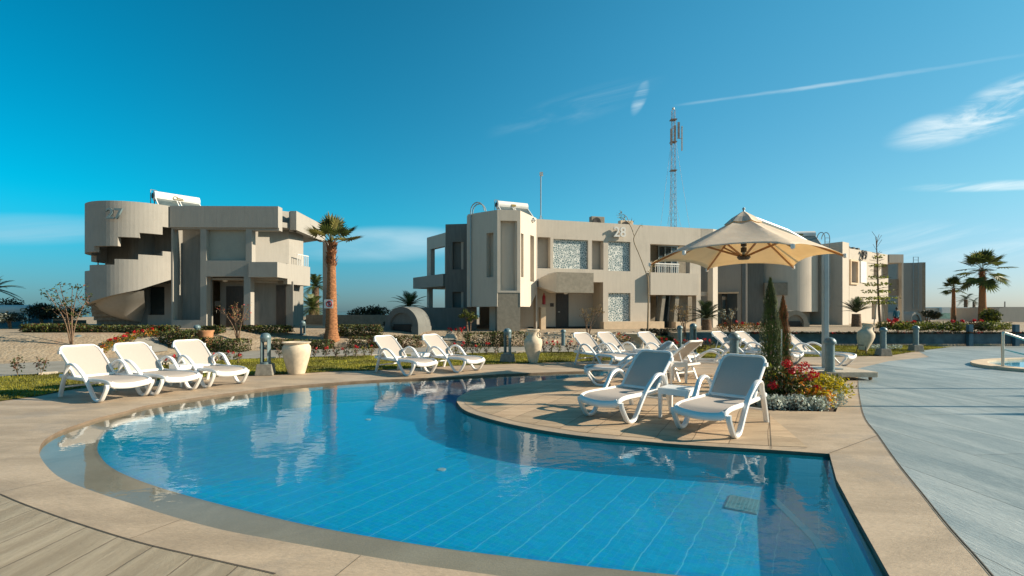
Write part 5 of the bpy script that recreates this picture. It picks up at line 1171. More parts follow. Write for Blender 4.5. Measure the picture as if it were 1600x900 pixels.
# ------------------------------------------------------------------ bollard lights
def bollard(arch=True, base=.28, h=1.0):
    t = thing('bollard_light', '', 'bollard light', group='blue grey garden bollard lights')
    if base: 
        mb = MB(); mb.hexa([(-.21, -.17, 0), (.21, -.17, 0), (.21, .17, 0), (-.21, .17, 0)], [(-.17, -.14, base), (.17, -.14, base), (.17, .14, base), (-.17, .14, base)]); mb.build('base_block', conc, t, bevel=.012)
    b0 = base; top = h - .12
    if arch:
        for s_ in (-1, 1):
            pts = [(s_ * .12 * math.cos(R(a)), .115 * math.sin(R(a))) for a in range(-55, 56, 11)]; inn = [(x * .70, y * .55) for x, y in pts[::-1]]
            MB().prism(pts + inn if s_ > 0 else (pts + inn)[::-1], b0, top).build('leg', bollard_m, t)
        MB().lathe([(0, top - .10), (.085, top - .10), (.125, top - .02), (.13, top), (.12, top + .05), (.085, top + .10), (.04, top + .122), (0, top + .125)], 20).build('dome_cap', bollard_m, t, smooth=True)
        MB().lathe([(0, b0), (.13, b0), (.13, b0 + .05), (0, b0 + .05)], 20).build('foot_ring', bollard_m, t)
    else:
        MB().lathe([(0, b0), (.11, b0), (.11, b0 + .02), (.092, b0 + .03), (.092, top)], 20).build('post', bollard_m, t, smooth=True)
        MB().lathe([(0, top - .02), (.12, top - .02), (.13, top), (.12, top + .05), (.085, top + .10), (.04, top + .122), (0, top + .125)], 20).build('dome_cap', bollard_m, t, smooth=True)
    return t
protos = {}
BL = [(415, 586, 0, .28, 1.05, 1, 10, 'bollard light with open arch on a concrete block between the left loungers and urn'),
      (793, 566, 0, .26, 1.06, 1, -20, 'arched bollard light on a concrete block left of the tall amphora'),
      (123, 556, 0, .0, .74, 1, 15, 'small arched bollard light behind the leftmost lounger'),
      (308, 532, 2, .0, .62, 0, 0, 'thin bollard light beside the terracotta pot'),
      (473, 523, 2, .0, .62, 1, 50, 'small arched bollard light left of the palm trunk'),
      (880, 542, 2, .0, .80, 0, 0, 'bollard light on the rubble bed between amphora and rear loungers'),
      (1062, 546, 0, .0, 1.0, 0, 0, 'slim post bollard behind the third rear lounger'),
      (1083, 554, 0, .0, 1.15, 1, 20, 'arched bollard light with red flowers behind the peninsula loungers'),
      (1147, 600, 0, .0, 1.12, 0, 0, 'domed bollard light rising behind the nearest front lounger'),
      (1296.5, 600, 0, .27, 1.02, 0, 0, 'domed bollard light on a concrete block at the corner of the flower bed'),
      (1380, 556, 0, .26, 1.02, 0, 0, 'bollard light on a block right of the tilted amphora'),
      (1431, 549, 0, .26, 1.02, 0, 0, 'rightmost bollard light on a block on the lawn tip')]
for px_, py_, tr_, bs_, hh_, ar, rz, lb_ in BL:
    p = tg(px_, py_) if tr_ else (*gp(px_, py_), .0)
    key = (bs_, hh_, ar)
    if key not in protos: o = protos[key] = bollard(bool(ar), bs_, hh_)
    else: o = dup(protos[key], (0, 0, 0))
    o.location = p; o.rotation_euler = (0, 0, R(rz)); o['label'] = lb_
# ------------------------------------------------------------------ handrail + plunge pool
t = thing('handrail', 'brushed steel handrail beside the plunge pool at the right edge', 'handrail', (*gp(1567, 577), 0)); zt = za(521, 13.36)
MB().tube(cr([(0, 0, 0), (0, 0, zt - .06), (.03, 0, zt), (.10, 0, zt), (.75, -.1, .72), (1.0, -.15, .5), (1.05, -.15, 0)], 5), .035, 10).build('rail', steel, t, smooth=True)
MB().tube([(.0, .0, .55), (1.03, -.15, .28)], .02, 8).build('lower_rail', steel, t); MB().lathe([(0, 0), (.08, 0), (.08, .015), (0, .015)], 16).build('base_flange', steel, t)
pc = (17.6, 13.4)
mb = MB(); ring = lambda r, z: [(pc[0] + r * 1.1 * math.cos(R(a)), pc[1] + r * .62 * math.sin(R(a)), z) for a in range(0, 360, 10)]
rings = [ring(4.0, .0), ring(4.0, .09), ring(3.6, .09), ring(3.6, -.02)]; vs = [p for r_ in rings for p in r_]
mb.add(vs, [(r_ * 36 + k, r_ * 36 + (k + 1) % 36, (r_ + 1) * 36 + (k + 1) % 36, (r_ + 1) * 36 + k) for r_ in range(3) for k in range(36)])
struct(mb.build('plunge_pool_coping', cream, smooth=False), 'raised pale coping of the plunge pool at the right edge', 'coping')
mb = MB(); mb.add(ring(3.6, .03), [tuple(range(36))]); pw = bpy.data.materials.new('plunge_water'); pw.use_nodes = True; pw.node_tree.nodes['Principled BSDF'].inputs['Base Color'].default_value = (.02, .30, .48, 1); pw.node_tree.nodes['Principled BSDF'].inputs['Roughness'].default_value = .06
struct(mb.build('plunge_pool_water', pw), 'blue water of the plunge pool at the right edge', 'water')
# ------------------------------------------------------------------ vegetation tools
def leaf(mb, p, s_, mi=0, up=.0, asp=2.2):
    a = Vector((rnd.gauss(0, 1), rnd.gauss(0, 1), rnd.gauss(0, 1) + up)).normalized(); c_ = a.orthogonal().normalized(); q = Matrix.Rotation(rnd.uniform(0, 6.28), 3, a); c_ = q @ c_
    p = Vector(p); w_ = c_ * s_ / asp; l_ = a * s_
    mb.add([p - l_ * .5, p + w_ * .5, p + l_ * .5, p - w_ * .5], [(0, 1, 2, 3)], mi)
def cloud(mb, c_, r, n, s_, shape='ell', mis=((0, 1.0),), rough=.25):
    for _ in range(n):
        if shape == 'box': 
            p = [rnd.uniform(-1, 1) for _ in range(3)]; k = rnd.randrange(3)
            if rnd.random() < .7: p[k] = math.copysign(rnd.uniform(.8, 1.0 + rough * .5), p[k])
        else:
            v = Vector((rnd.gauss(0, 1), rnd.gauss(0, 1), rnd.gauss(0, 1))).normalized() * (rnd.random() ** .33) * rnd.uniform(1 - rough, 1 + rough * .5); p = v
        q = (c_[0] + p[0] * r[0], c_[1] + p[1] * r[1], max(c_[2] + p[2] * r[2], .01 if c_[2] < .5 else -9))
        u_ = rnd.random(); ac = 0; mi = mis[0][0]
        for m_, w_ in mis:
            ac += w_
            if u_ < ac: mi = m_; break
        leaf(mb, q, s_ * rnd.uniform(.6, 1.3), mi)
def shrub(name, label, cat, px, py, wpx, hpx, mats=(hedge_g,), mis=((0, 1.0),), n=600, s_=.07, depth=.5, shape='box', group=None, lumps=1, ground=None, stem=False):
    x, y, z = (tg(px, py) if ground is None else (*gp(px, py, ground), ground)); w_ = wpx * y / F; h_ = hpx * y / F * 1.12; n = int(n * 3.2); s_ *= 1.15
    t = thing(name, label, cat, (x, y, z), 0, group); mb = MB()
    if lumps == 1: cloud(mb, (0, 0, h_ * .5), (w_ / 2, depth / 2, h_ * .5), n, s_, shape, mis)
    else:
        for k in range(lumps):
            f = (k + .5) / lumps - .5; hh_ = h_ * rnd.uniform(.75, 1.05)
            cloud(mb, (w_ * f, rnd.uniform(-.1, .1), hh_ * .5), (w_ / lumps * .75, depth / 2, hh_ * .5), n // lumps, s_, shape, mis)
    mb.build('foliage', list(mats), t)
    mb = MB()
    for k in range(max(2, int(w_ * 3))): xx = rnd.uniform(-w_ / 2, w_ / 2) * .8; mb.tube([(xx, 0, -.02), (xx * 1.05, rnd.uniform(-.1, .1), h_ * .7)], .012, 4)
    mb.build('stem', bark, t); return t
HM = (hedge_g, hedge_r, lime_l); HI = ((0, .78), (1, .12), (2, .10))
def stemtree(name, label, cat, p, h, spread, nst, leafm, nleaf, s_, r0=.03, fork=.45, top=.6, group=None, leafmix=None, lean=0):
    t = thing(name, label, cat, p, 0, group); mb = MB(); tipsP = []
    for k in range(nst):
        a = rnd.uniform(0, 6.28); hh_ = h * rnd.uniform(.8, 1.0); e_ = Vector((math.cos(a) * spread * rnd.uniform(.4, 1), math.sin(a) * spread * rnd.uniform(.4, 1) * .7, hh_))
        m_ = Vector((e_.x * .35 + rnd.uniform(-.05, .05), e_.y * .35, hh_ * .5)); P_ = cr([(rnd.uniform(-.05, .05), 0, -.05), m_, e_], 5); mb.tube(P_, [lerp(r0, r0 * .35, i / (len(P_) - 1)) for i in range(len(P_))], 6)
        tipsP.append(e_)
        for j in range(3):
            f = rnd.uniform(fork, .9); b0_ = P_[int(f * (len(P_) - 1))]; a2 = rnd.uniform(0, 6.28); L2 = h * rnd.uniform(.15, .3); e2 = b0_ + Vector((math.cos(a2) * L2 * .8, math.sin(a2) * L2 * .5, L2 * .7))
            mid_ = b0_.lerp(e2, .5) + Vector((0, 0, -.03)); mb.tube([b0_, mid_, e2], [r0 * .35, r0 * .28, r0 * .15], 5); tipsP.append(e2)
    mb.build('stem', bark, t, smooth=True)
    mb = MB()
    for q in tipsP: cloud(mb, q, (h * .09, h * .08, h * .07), nleaf // len(tipsP), s_, 'ell', leafmix or ((0, 1.0),))
    mb.build('foliage', leafm, t); return t
def fan_leaf(mb, base, az_, el_, L, R_, droop=.3, nb=15, mi=0, mip=0):
    """fan palm leaf: petiole then a pleated fan of blades"""
    d_ = Vector((math.cos(az_) * math.cos(el_), math.sin(az_) * math.cos(el_), math.sin(el_))); side = Vector((-math.sin(az_), math.cos(az_), 0)); b_ = Vector(base)
    P_ = [b_ + d_ * L * f - Vector((0, 0, 1)) * droop * L * f * f for f in (0, .5, 1)]; mb.tube(P_, [.022, .016, .012], 4, mip)
    e_ = P_[2]; dd_ = (P_[2] - P_[1]).normalized(); nrm = side.cross(dd_).normalized()
    for k in range(nb):
        a = R(-115 + 230 * k / (nb - 1)); dir_ = dd_ * math.cos(a) + side * math.sin(a); Lb = R_ * (1 - .18 * abs(a) / 2) * rnd.uniform(.88, 1.05)
        s2 = nrm.cross(dir_).normalized() * Lb * .075; m_ = e_ + dir_ * Lb * .55 - nrm * 0.0 + Vector((0, 0, -droop * Lb * .18)); t_ = e_ + dir_ * Lb + Vector((0, 0, -droop * Lb * rnd.uniform(.5, 1.0)))
        up_ = nrm * Lb * .03
        mb.add([e_, m_ + s2 , m_ + up_, m_ - s2, t_], [(0, 1, 2), (0, 2, 3), (1, 4, 2), (2, 4, 3)], mi)
def feather_leaf(mb, base, az_, el_, L, droop=.5, nb=26, mi=0, wl=.22):
    d_ = Vector((math.cos(az_) * math.cos(el_), math.sin(az_) * math.cos(el_), math.sin(el_))); side = Vector((-math.sin(az_), math.cos(az_), 0)); b_ = Vector(base)
    P_ = [b_ + d_ * L * f - Vector((0, 0, 1)) * droop * L * f * f for f in [k / 8 for k in range(9)]]; mb.tube(P_, [.03 - .0032 * k for k in range(9)], 4, mi)
    for k in range(nb):
        f = .12 + .88 * k / nb; i = min(int(f * 8), 7); p = P_[i].lerp(P_[i + 1], f * 8 - i); tg_ = (P_[i + 1] - P_[i]).normalized(); nrm = side.cross(tg_).normalized()
        Lb = L * wl * math.sin(math.pi * min(1, .15 + f * .8)) * rnd.uniform(.85, 1.1)
        for s_ in (-1, 1):
            dir_ = (side * s_ * .8 + tg_ * .6 + nrm * -.0 + Vector((0, 0, .12))).normalized(); w_ = tg_ * Lb * .055; e_ = p + dir_ * Lb + Vector((0, 0, -.2 * Lb))
            mb.add([p - w_, p + w_, p.lerp(e_, .6) + w_, e_], [(0, 1, 2, 3)], mi)
def palm_trunk(h, r0, r1, n=60, husk_from=.8, bulge=1.35):
    prof = []
    for i in range(n + 1):
        f = i / n; r = r0 + (r1 - r0) * f ** .8; r *= 1 + (bulge - 1) * max(0, 1 - f * 9); r *= 1 + .035 * (1 if i % 2 else -1) * rnd.uniform(.6, 1.2); prof.append((r, h * f))
    return prof
def fan_palm(label, p, h, r0, r1, nleaf, L, R_, el_rng, mats=(palm_g, palm_y, husk), hsk=True, group='fan palms in the gardens', droop=.3, squash=1.0, skirt=0, azs=None):
    t = thing('fan_palm', label, 'palm', p, 0, group)
    MB().lathe(palm_trunk(h, r0, r1), 20, Matrix.Translation((0, 0, -.1))).build('trunk', trunk_m, t, smooth=True)
    if hsk:
        mb = MB()
        for _ in range(170):
            f = rnd.uniform(.76, 1.0); a = rnd.uniform(0, 6.28); z = h * f - .05; r = r1 * rnd.uniform(.9, 1.35); q = Vector((r * math.cos(a), r * math.sin(a), z)); o_ = Vector((math.cos(a), math.sin(a), 0)); tn = Vector((-math.sin(a), math.cos(a), 0)); L2 = rnd.uniform(.10, .22) * max(1, r1 * 4)
            mb.add([q - tn * .05, q + tn * .05, q + o_ * L2 * .55 + Vector((0, 0, L2 * .9)) + tn * .02, q + o_ * L2 * .55 + Vector((0, 0, L2 * .9)) - tn * .02], [(0, 1, 2, 3)])
        mb.build('husk', husk, t)
    mb = MB()
    for k in range(nleaf):
        a = 6.28 * k * .382 + rnd.uniform(-.2, .2); e_ = lerp(el_rng[0], el_rng[1], (k / max(1, nleaf - 1)) ** 1.25) + rnd.uniform(-8, 8)
        fan_leaf(mb, (0, 0, h - .08 + .1 * rnd.random()), a, R(e_), L * rnd.uniform(.8, 1.1), R_ * rnd.uniform(.85, 1.1), droop * (1.4 if e_ < 20 else 1), 17, 1 if rnd.random() < .3 else 0, 1)
    mb.build('crown', list(mats), t); return t
# --- main palm with sign
x, y, z = tg(518, 531); s_ = F / y
hp_ = za(380, y) - z; pm = fan_palm('tall trimmed fan palm with a small square sign on its orange trunk', (x, y, z), hp_, 10.2 / s_, 5.4 / s_, 15, .80, .72, (89, 12), droop=.06)
pm.rotation_euler = (0, 0, .4)
zs = za(475, y) - z
sg = thing('trunk_sign', 'small white square sign with red ring strapped to the palm trunk', 'sign', (x, y - 12.0 / s_, z + zs))
MB().box(-.19, .19, -.02, 0, -.19, .19).build('plate', white_paint, sg)
mb = MB(); mb.tube([(.03 + .12 * math.cos(R(a)), -.028, .12 * math.sin(R(a))) for a in range(0, 361, 20)], .022, 6); mb.tube([(-.05, -.028, .08), (.11, -.028, -.08)], .018, 6); mb.build('red_ring', red_paint, sg)
mb = MB(); mb.box(.0, .05, -.035, -.025, -.08, .05); mb.lathe([(0, -.01), (.03, -.01), (.03, .0), (0, 0)], 10, Matrix.Translation((.03, -.028, .075)) @ Matrix.Rotation(R(90), 4, 'X')); mb.build('pictogram', mat('purple_print', (.05, .02, .15), .6), sg)
# --- right palms
d = 46; fan_palm('tall fan palm at far right with full round crown', (xa(1535, d), d, .3), za(421, d) - .3, .36, .20, 30, 1.35, 1.15, (88, -48), droop=.14)
d = 48; fan_palm('smaller fan palm with slim trunk left of the tall right palm', (xa(1490, d), d, .3), za(449, d) - .3, .22, .13, 20, .7, .66, (88, -30), droop=.12, hsk=False)
# distant small palms
def date_palm(label, p, h, r, L, n, el=(80, -10), droop=.45, m=date_g, group='feather palms in the gardens'):
    t = thing('date_palm', label, 'palm', p, 0, group); MB().lathe(palm_trunk(h, r, r * .8, 24, bulge=1.1), 14, Matrix.Translation((0, 0, -.1))).build('trunk', bark, t, smooth=True); mb = MB()
    for k in range(n): feather_leaf(mb, (0, 0, h), 6.28 * k * .382 + rnd.uniform(-.2, .2), R(lerp(el[0], el[1], k / n) + rnd.uniform(-8, 8)), L * rnd.uniform(.8, 1.1), droop, 24)
    mb.build('crown', m, t); return t
d = 31; date_palm('short stout palm with upright dark fronds before building 29', (xa(1338, d), d, .55), za(488, d) - .55, .30, 1.35, 26, (86, 22), .28)
d = 80; date_palm('distant small palm between the two right palms', (xa(1509, d), d, 0), za(467, d), .3, 2.2, 18, (60, -20))
date_palm('distant lone palm tuft right of the pavilion', (xa(1522, d + 4), d + 4, 0), za(470, d + 4), .25, 1.8, 9, (50, -20))
d = 25.6; date_palm('low bushy dark palm beside the pillar under the parasol', (xa(1104, d), d, .55), .7, .28, 1.5, 26, (80, 5), .4)
d = 34; date_palm('feathery palm top showing above the stone vault', (xa(640, d), d, 0), za(478, d), .3, 1.75, 26, (80, 0), .35, palm_g)
d = 42; date_palm('green palm seen through the corner of building 27, upper crown', (xa(493, d), d, 0), za(447, d), .35, 2.0, 30, (80, -20), .5, palm_g)
d = 40; date_palm('green palm seen through the corner of building 27, lower crown', (xa(488, d), d, 0), za(482, d), .35, 2.2, 34, (80, -30), .5, palm_g)
d = 26; date_palm('dark palm cut by the left frame edge', (xa(-12, d), d, .6), za(452, d) - .6, .3, 1.35, 26, (80, -20), .4)
# --- cypresses in bed
def cypress(label, x, y, h, r, brown=0):
    t = thing('cypress', label, 'cypress', (x, y, .0), 0, 'slim cypresses in the flower bed'); mb = MB()
    for _ in range(5200):
        f = rnd.random(); rr = r * (1 - f ** 2.2) ** .8 * (.75 + .25 * min(1, f * 6)) * rnd.uniform(.6, 1.22) * (1 + .12 * math.sin(f * 23 + 1)); a = rnd.uniform(0, 6.28); q = Vector((rr * math.cos(a), rr * math.sin(a), .03 + f * h)); u_ = Vector((math.cos(a) * .25, math.sin(a) * .25, 1)).normalized(); sd_ = Vector((-math.sin(a), math.cos(a), 0)); L_ = rnd.uniform(.04, .09)
        mi = 1 if (brown and (rnd.random() < (.9 if (f > .62 or .25 < f < .36) else .25) and math.cos(a + 1.0) > -.4)) else 0
        mb.add([q - sd_ * .008, q + sd_ * .008, q + u_ * L_], [(0, 1, 2)], mi)
    mb.build('foliage', [cyp_g, cyp_r], t); MB().tube([(0, 0, 0), (0, 0, h * .92)], [r * .45, .01], 6).build('trunk', bark, t); return t
cypress('taller green cypress column in the flower bed', 4.86, 9.15, za(440, 9.15), .205)
cypress('shorter cypress with rusty brown top in the flower bed', 5.35, 9.6, za(468, 9.6), .15, 1)
MB_s = MB().tube([(5.17, 9.35, 0), (5.18, 9.35, 1.25)], .014, 6).build('plant_stake', white_paint); tag(MB_s, 'thin pale stake between the two cypresses', 'stake')
# bed
struct(sheet([tuple(p) for p in bed], [], -.03).build('flower_bed_soil', soil), 'dark soil of the square flower bed', 'soil')
mb = MB(); n_ = 4; mb.add([(x, y, 0) for x, y in bed] + [(x, y, -.06) for x, y in bed], [(i, i + 4, (i + 1) % 4 + 4, (i + 1) % 4) for i in range(4)]); struct(mb.build('flower_bed_edge', joint_m), 'edge of the square flower bed', 'edge')
def bedplant(name, label, cat, x, y, r, h, mats, mis, n, s_, up=.0, grp=None, pet=None):
    t = thing(name, label, cat, (x, y, -.03), 0, grp); mb = MB(); 
    for k in range(5): a = rnd.uniform(0, 6.28); cloud(mb, (r * .4 * math.cos(a), r * .4 * math.sin(a), h * .5), (r * .75, r * .75, h * .5), n // 5, s_, 'ell', mis)
    mb.build('foliage', list(mats), t)
    if pet:
        mb = MB()
        for (a, b2, c_, rr) in pet: cloud(mb, (a, b2, c_), (rr, rr, rr * .8), 90, .05)
        mb.build('blossom', red_f, t)
    mb = MB()
    for k in range(6): a = k * 1.05; mb.tube([(0, 0, 0), (r * .5 * math.cos(a), r * .5 * math.sin(a), h * .7)], .01, 4)
    mb.build('stem', bark, t)
    return t
bedplant('red_flower_shrub', 'leafy shrub with bright red blossoms at the foot of the cypresses', 'flowering shrub', 4.72, 8.5, .42, .66, (hedge_g, lime_l, orange_l), ((0, .7), (1, .22), (2, .08)), 1300, .085, pet=[(-.30, -.28, .38, .09), (.20, -.12, .62, .11), (.42, .05, .66, .12), (.30, -.24, .5, .10), (.42, -.30, .34, .08), (.05, -.05, .72, .09), (.38, -.34, .24, .08), (.52, -.05, .54, .10), (.0, -.3, .62, .07)])
bedplant('yellow_shrub', 'yellow leaved shrub on the right of the flower bed', 'shrub', 5.65, 8.85, .5, .52, (yellow_l, lime_l), ((0, .75), (1, .25)), 1500, .07)
bedplant('yellow_shrub', 'small yellow and orange coleus in front of the red blossoms', 'shrub', 5.08, 8.2, .3, .36, (yellow_l, orange_l), ((0, .6), (1, .4)), 1100, .07)
for k, (x, y, r) in enumerate([(4.35, 8.02, .20), (4.7, 7.95, .2), (5.02, 7.93, .17), (5.22, 8.15, .22), (5.5, 8.35, .22), (5.75, 8.75, .2), (6.1, 9.15, .22), (4.2, 8.3, .16), (5.35, 8.6, .2), (6.35, 9.45, .2)]):
    bedplant('dusty_miller', ('left front corner', 'second along the front', 'third along the front', 'right front corner', 'first up the right side', 'second up the right side', 'third up the right side', 'left end behind the front row', 'inner right behind the corner', 'far right rear corner')[k] + ': silvery leaf cushion of the flower bed', 'foliage plant', x - .05, y + .02, r * 1.1, .26, (silver_l,), ((0, 1.0),), 900, .05, grp='silvery cushions edging the flower bed')
# --- hedges and shrubs on the gravel
shrub('hedge', 'clipped hedge behind the left gravel, far left part', 'hedge', 85, 519, 72, 11, HM, HI, 900, .09, .8)
shrub('hedge', 'low hedge along the foot of the round stair tower', 'hedge', 195, 519, 140, 9, HM, HI, 1500, .08, .7)
shrub('hedge', 'hedge under the right bays of building 27', 'hedge', 411, 519, 80, 9, HM, HI, 1000, .08, .7)
shrub('hedge', 'hedge strip right of the palm trunk', 'hedge', 562, 525, 62, 15, HM, HI, 1100, .08, .7)
shrub('hedge', 'clipped shrub beside the terracotta pot by the left path', 'shrub', 345, 550, 66, 20, HM, HI, 1200, .07, .8, lumps=3)
shrub('hedge', 'green shrub at the bend of the side path left of the pot', 'shrub', 284, 540, 40, 20, HM, HI, 900, .08, .9, lumps=2)
shrub('hedge', 'round shrub before the entrance of building 27', 'shrub', 333, 520, 24, 9, HM, HI, 400, .08, .7)
shrub('hedge', 'low spreading shrub behind the bellied urn, left', 'shrub', 456, 545, 44, 16, HM, HI, 800, .07, .6, lumps=2)
shrub('hedge', 'low spreading shrub left of the palm foot', 'shrub', 503, 545, 30, 12, HM, HI, 500, .07, .6)
shrub('hedge', 'clipped shrub behind the left middle lounger', 'shrub', 602, 543, 90, 16, HM, ((0, .6), (1, .3), (2, .1)), 1500, .07, .7, lumps=3)
shrub('hedge', 'clipped hedge left of the tall amphora', 'hedge', 778, 543, 78, 24, HM, HI, 1700, .07, .8, lumps=2)
shrub('hedge', 'small dark shrubs at the low cream wall of building 28', 'shrub', 1030, 523, 48, 9, (dark_g, hedge_r), ((0, .85), (1, .15)), 500, .08, .5, lumps=3)
shrub('shrub', 'light green ground shrub behind the rear loungers', 'shrub', 1035, 534, 45, 9, (lime_l, hedge_g), ((0, .5), (1, .5)), 600, .07, .8, lumps=3)
shrub('hedge', 'low dark hedge before the white pavilion', 'hedge', 1500, 497, 90, 8, (dark_g, hedge_g), ((0, .7), (1, .3)), 500, .25, 1.0, ground=.5)
shrub('shrub', 'yellow green bush at the foot of the tall right palm', 'shrub', 1547, 509, 24, 24, (hedge_g, lime_l), ((0, .6), (1, .4)), 700, .14, 1.2, 'ell')
# dark vegetation at far left
def dtree(label, px, d, wpx, ytop, zb, m=(dark_g,), n=900, s_=.16, cat='tree', name='garden_tree', trunk=.35):
    s2 = F / d; zt = za(ytop, d); t = thing(name, label, cat, (xa(px, d), d, zb), 0); h_ = zt - zb; mb = MB()
    for k in range(6): cloud(mb, (wpx / s2 * rnd.uniform(-.28, .28), rnd.uniform(-.4, .4), h_ * (.68 + rnd.uniform(-.12, .08))), (wpx / s2 * .3, .5, h_ * .24), n // 6, s_, 'ell', ((0, .8), (len(m) - 1, .2)))
    mb.build('foliage', list(m), t); mb = MB()
    for k in range(3): mb.tube([(0, 0, -.2), (wpx / s2 * rnd.uniform(-.2, .2), 0, h_ * .6)], [.06, .03], 6)
    mb.build('trunk', bark, t); return t
dtree('round dark tree in front of the ground solar heater', 68, 24.5, 44, 472, .7, n=2200, s_=.12)
dtree('dark bush at the left frame edge', 18, 22.5, 60, 486, .7, (dark_g, silver_l), 1500, .1)
dtree('dark bush with palm fronds at far left behind the bushes', 14, 27, 60, 464, .5, (dark_g, hedge_g), 1500, .14)
dtree('bougainvillea with reddish blossoms left of the stair tower', 108, 25, 50, 474, .7, (hedge_g, hedge_r), 1600, .1)
dtree('dark feathery bush between the palm trunk and the stone vault', 574, 31, 62, 476, .4, (dark_g, hedge_g), 2200, .14)
dtree('low dark bush left of the stone vault', 606, 27, 26, 500, .5, (dark_g,), 600, .12)
dtree('dark low tree at the base of the far grey block', 1450, 44, 30, 484, .5, (dark_g,), 900, .25)
dtree('dark bush behind the corner of building 27', 486, 33, 30, 496, .4, (dark_g, hedge_g), 700, .14)
sg_ = dup(sh27, (xa(42, 25.2) , 25.2, .55), R(42), 'solar water heater standing low behind the bushes at far left', scale=1.05)
# saplings and bare shrubs
FL = [dry_l, red_f]
x, y, z = tg(112, 540); stemtree('bare_shrub', 'tall leafy shrub with bare lower stems before the stair tower corner', 'shrub', (x, y, z), za(446, y) - z, 1.0, 6, [hedge_g, hedge_r], 330, .10, .022, leafmix=((0, .8), (1, .2)))
x, y, z = tg(372, 534); stemtree('bare_shrub', 'bare twiggy shrub before the door of building 27', 'shrub', (x, y, z), za(472, y) - z, .85, 6, [dry_l, red_f], 260, .07, .028, leafmix=((0, .85), (1, .15)))
x, y, z = tg(733, 535); stemtree('young_tree', 'young two stemmed tree with green crown left of the tower pier', 'tree', (x, y, z), za(484, y) - z, .3, 3, [hedge_g, lime_l], 900, .09, .035, leafmix=((0, .6), (1, .4)), fork=.7)
x, y, z = tg(919, 528); stemtree('bare_shrub', 'sparse dry shrub before the entrance recess of building 28', 'shrub', (x, y, z), za(478, y) - z, .75, 5, [dry_l], 300, .07, .025)
x, y, z = tg(1071, 527); stemtree('bare_shrub', 'dry bare shrub at the slanted doorway of building 28', 'shrub', (x, y, z), za(476, y) - z, .55, 5, [dry_l], 260, .08, .025)
x, y, z = tg(1141, 524); stemtree('bare_shrub', 'sparse shrub with pale blossoms under the parasol near the annex', 'shrub', (x, y, z), za(482, y) - z, .5, 4, [dry_l, silver_l], 260, .07, .025, leafmix=((0, .5), (1, .5)))
# tall thin sapling
x, y, z = tg(1012, 524); t = thing('sapling', 'tall thin forked sapling in front of the facade of building 28', 'tree', (x, y, z)); s2 = y / F; w_ = lambda px, py: ((px - 1012) * s2, rnd.uniform(-.05, .05), za(py, y) - z)
mb = MB(); mb.tube(cr([w_(1012, 524), w_(1013, 470), w_(1012, 433)], 5), [.045] * 5 + [.04] * 5 + [.035], 8)
mb.tube(cr([w_(1012, 433), w_(1002, 405), w_(991, 378), w_(991, 368)], 5), .022, 6); mb.tube(cr([w_(991, 368), w_(984, 352), w_(972, 340)], 4), .018, 5); mb.tube(cr([w_(991, 370), w_(996, 360), w_(1001, 352)], 4), .016, 5); mb.tube(cr([w_(1012, 433), w_(1016, 424), w_(1018, 414)], 4), .018, 5); mb.tube(cr([w_(984, 352), w_(978, 338), w_(968, 333)], 4), .012, 5)
mb.build('trunk', mat('pale_bark', (.36, .26, .16), .8), t, smooth=True); mb = MB()
for a, c_, n_ in ((972, 341, 26), (968, 334, 16), (985, 346, 20), (1018, 414, 26), (1001, 353, 6), (1015, 424, 14)): cloud(mb, w_(a, c_), (.22, .15, .16), n_, .09, 'ell', ((0, .6), (1, .4)))
mb.build('foliage', [dry_l, lime_l], t)
# staked tree by b29
d = 23.5; zb = .6; t = thing('young_tree', 'slender tree with tiers of yellow green leaves and two stakes behind the amphora', 'tree', (xa(1377, d), d, zb)); s2 = d / F; w_ = lambda px, py, dy=0: ((px - 1377) * s2, dy, za(py, d) - zb)
mb = MB(); mb.tube(cr([w_(1377, 520), w_(1374, 490), w_(1372, 450), w_(1371, 410), w_(1369, 375)], 5), [lerp(.07, .015, i / 20) for i in range(21)], 8)
for k in range(40):
    py_ = rnd.uniform(395, 478); a = rnd.uniform(0, 6.28); L_ = (.15 + .95 * (py_ - 380) / 100) * rnd.uniform(.5, 1); q = Vector(w_(1372, py_)); mb.tube([q, q + Vector((math.cos(a) * L_, math.sin(a) * L_, .08))], .009, 4)
for k in range(10):
    py_ = rnd.uniform(372, 395); a = rnd.uniform(0, 6.28); q = Vector(w_(1370, py_)); mb.tube([q, q + Vector((math.cos(a) * .2, math.sin(a) * .2, .35))], .008, 4)
mb.build('trunk', bark, t, smooth=True); mb = MB()
for py_, r_ in ((401, .28), (415, .36), (433, .45), (444, .62), (455, .70), (466, .85), (473, .75)):
    for _ in range(int(170 * r_)): a = rnd.uniform(0, 6.28); rr = r_ * rnd.uniform(.15, 1); q = w_(1372, py_ + rnd.uniform(-2.2, 2.2)); leaf(mb, (q[0] + rr * math.cos(a), rr * math.sin(a), q[2]), .13)
mb.build('foliage', lime_l, t)
for a, c_ in ((1364, 1370), (1384, 1378)): MB().tube([w_(a, 518), w_(c_, 470)], .025, 6).build('stake', stone, t)
x, y = gp(1425, 509, .6); 
ORD = ['leftmost', 'second from the left', 'third from the left', 'fourth from the left', 'fifth from the left', 'sixth from the left', 'seventh from the left', 'eighth from the left', 'ninth from the left', 'tenth from the left'] + ['%s from the left' % w_ for w_ in ('eleventh', 'twelfth', 'thirteenth', 'fourteenth', 'fifteenth', 'sixteenth', 'seventeenth', 'eighteenth', 'nineteenth', 'twentieth', 'twenty first', 'twenty second', 'twenty third', 'twenty fourth', 'twenty fifth', 'twenty sixth', 'twenty seventh', 'twenty eighth', 'twenty ninth', 'thirtieth')]
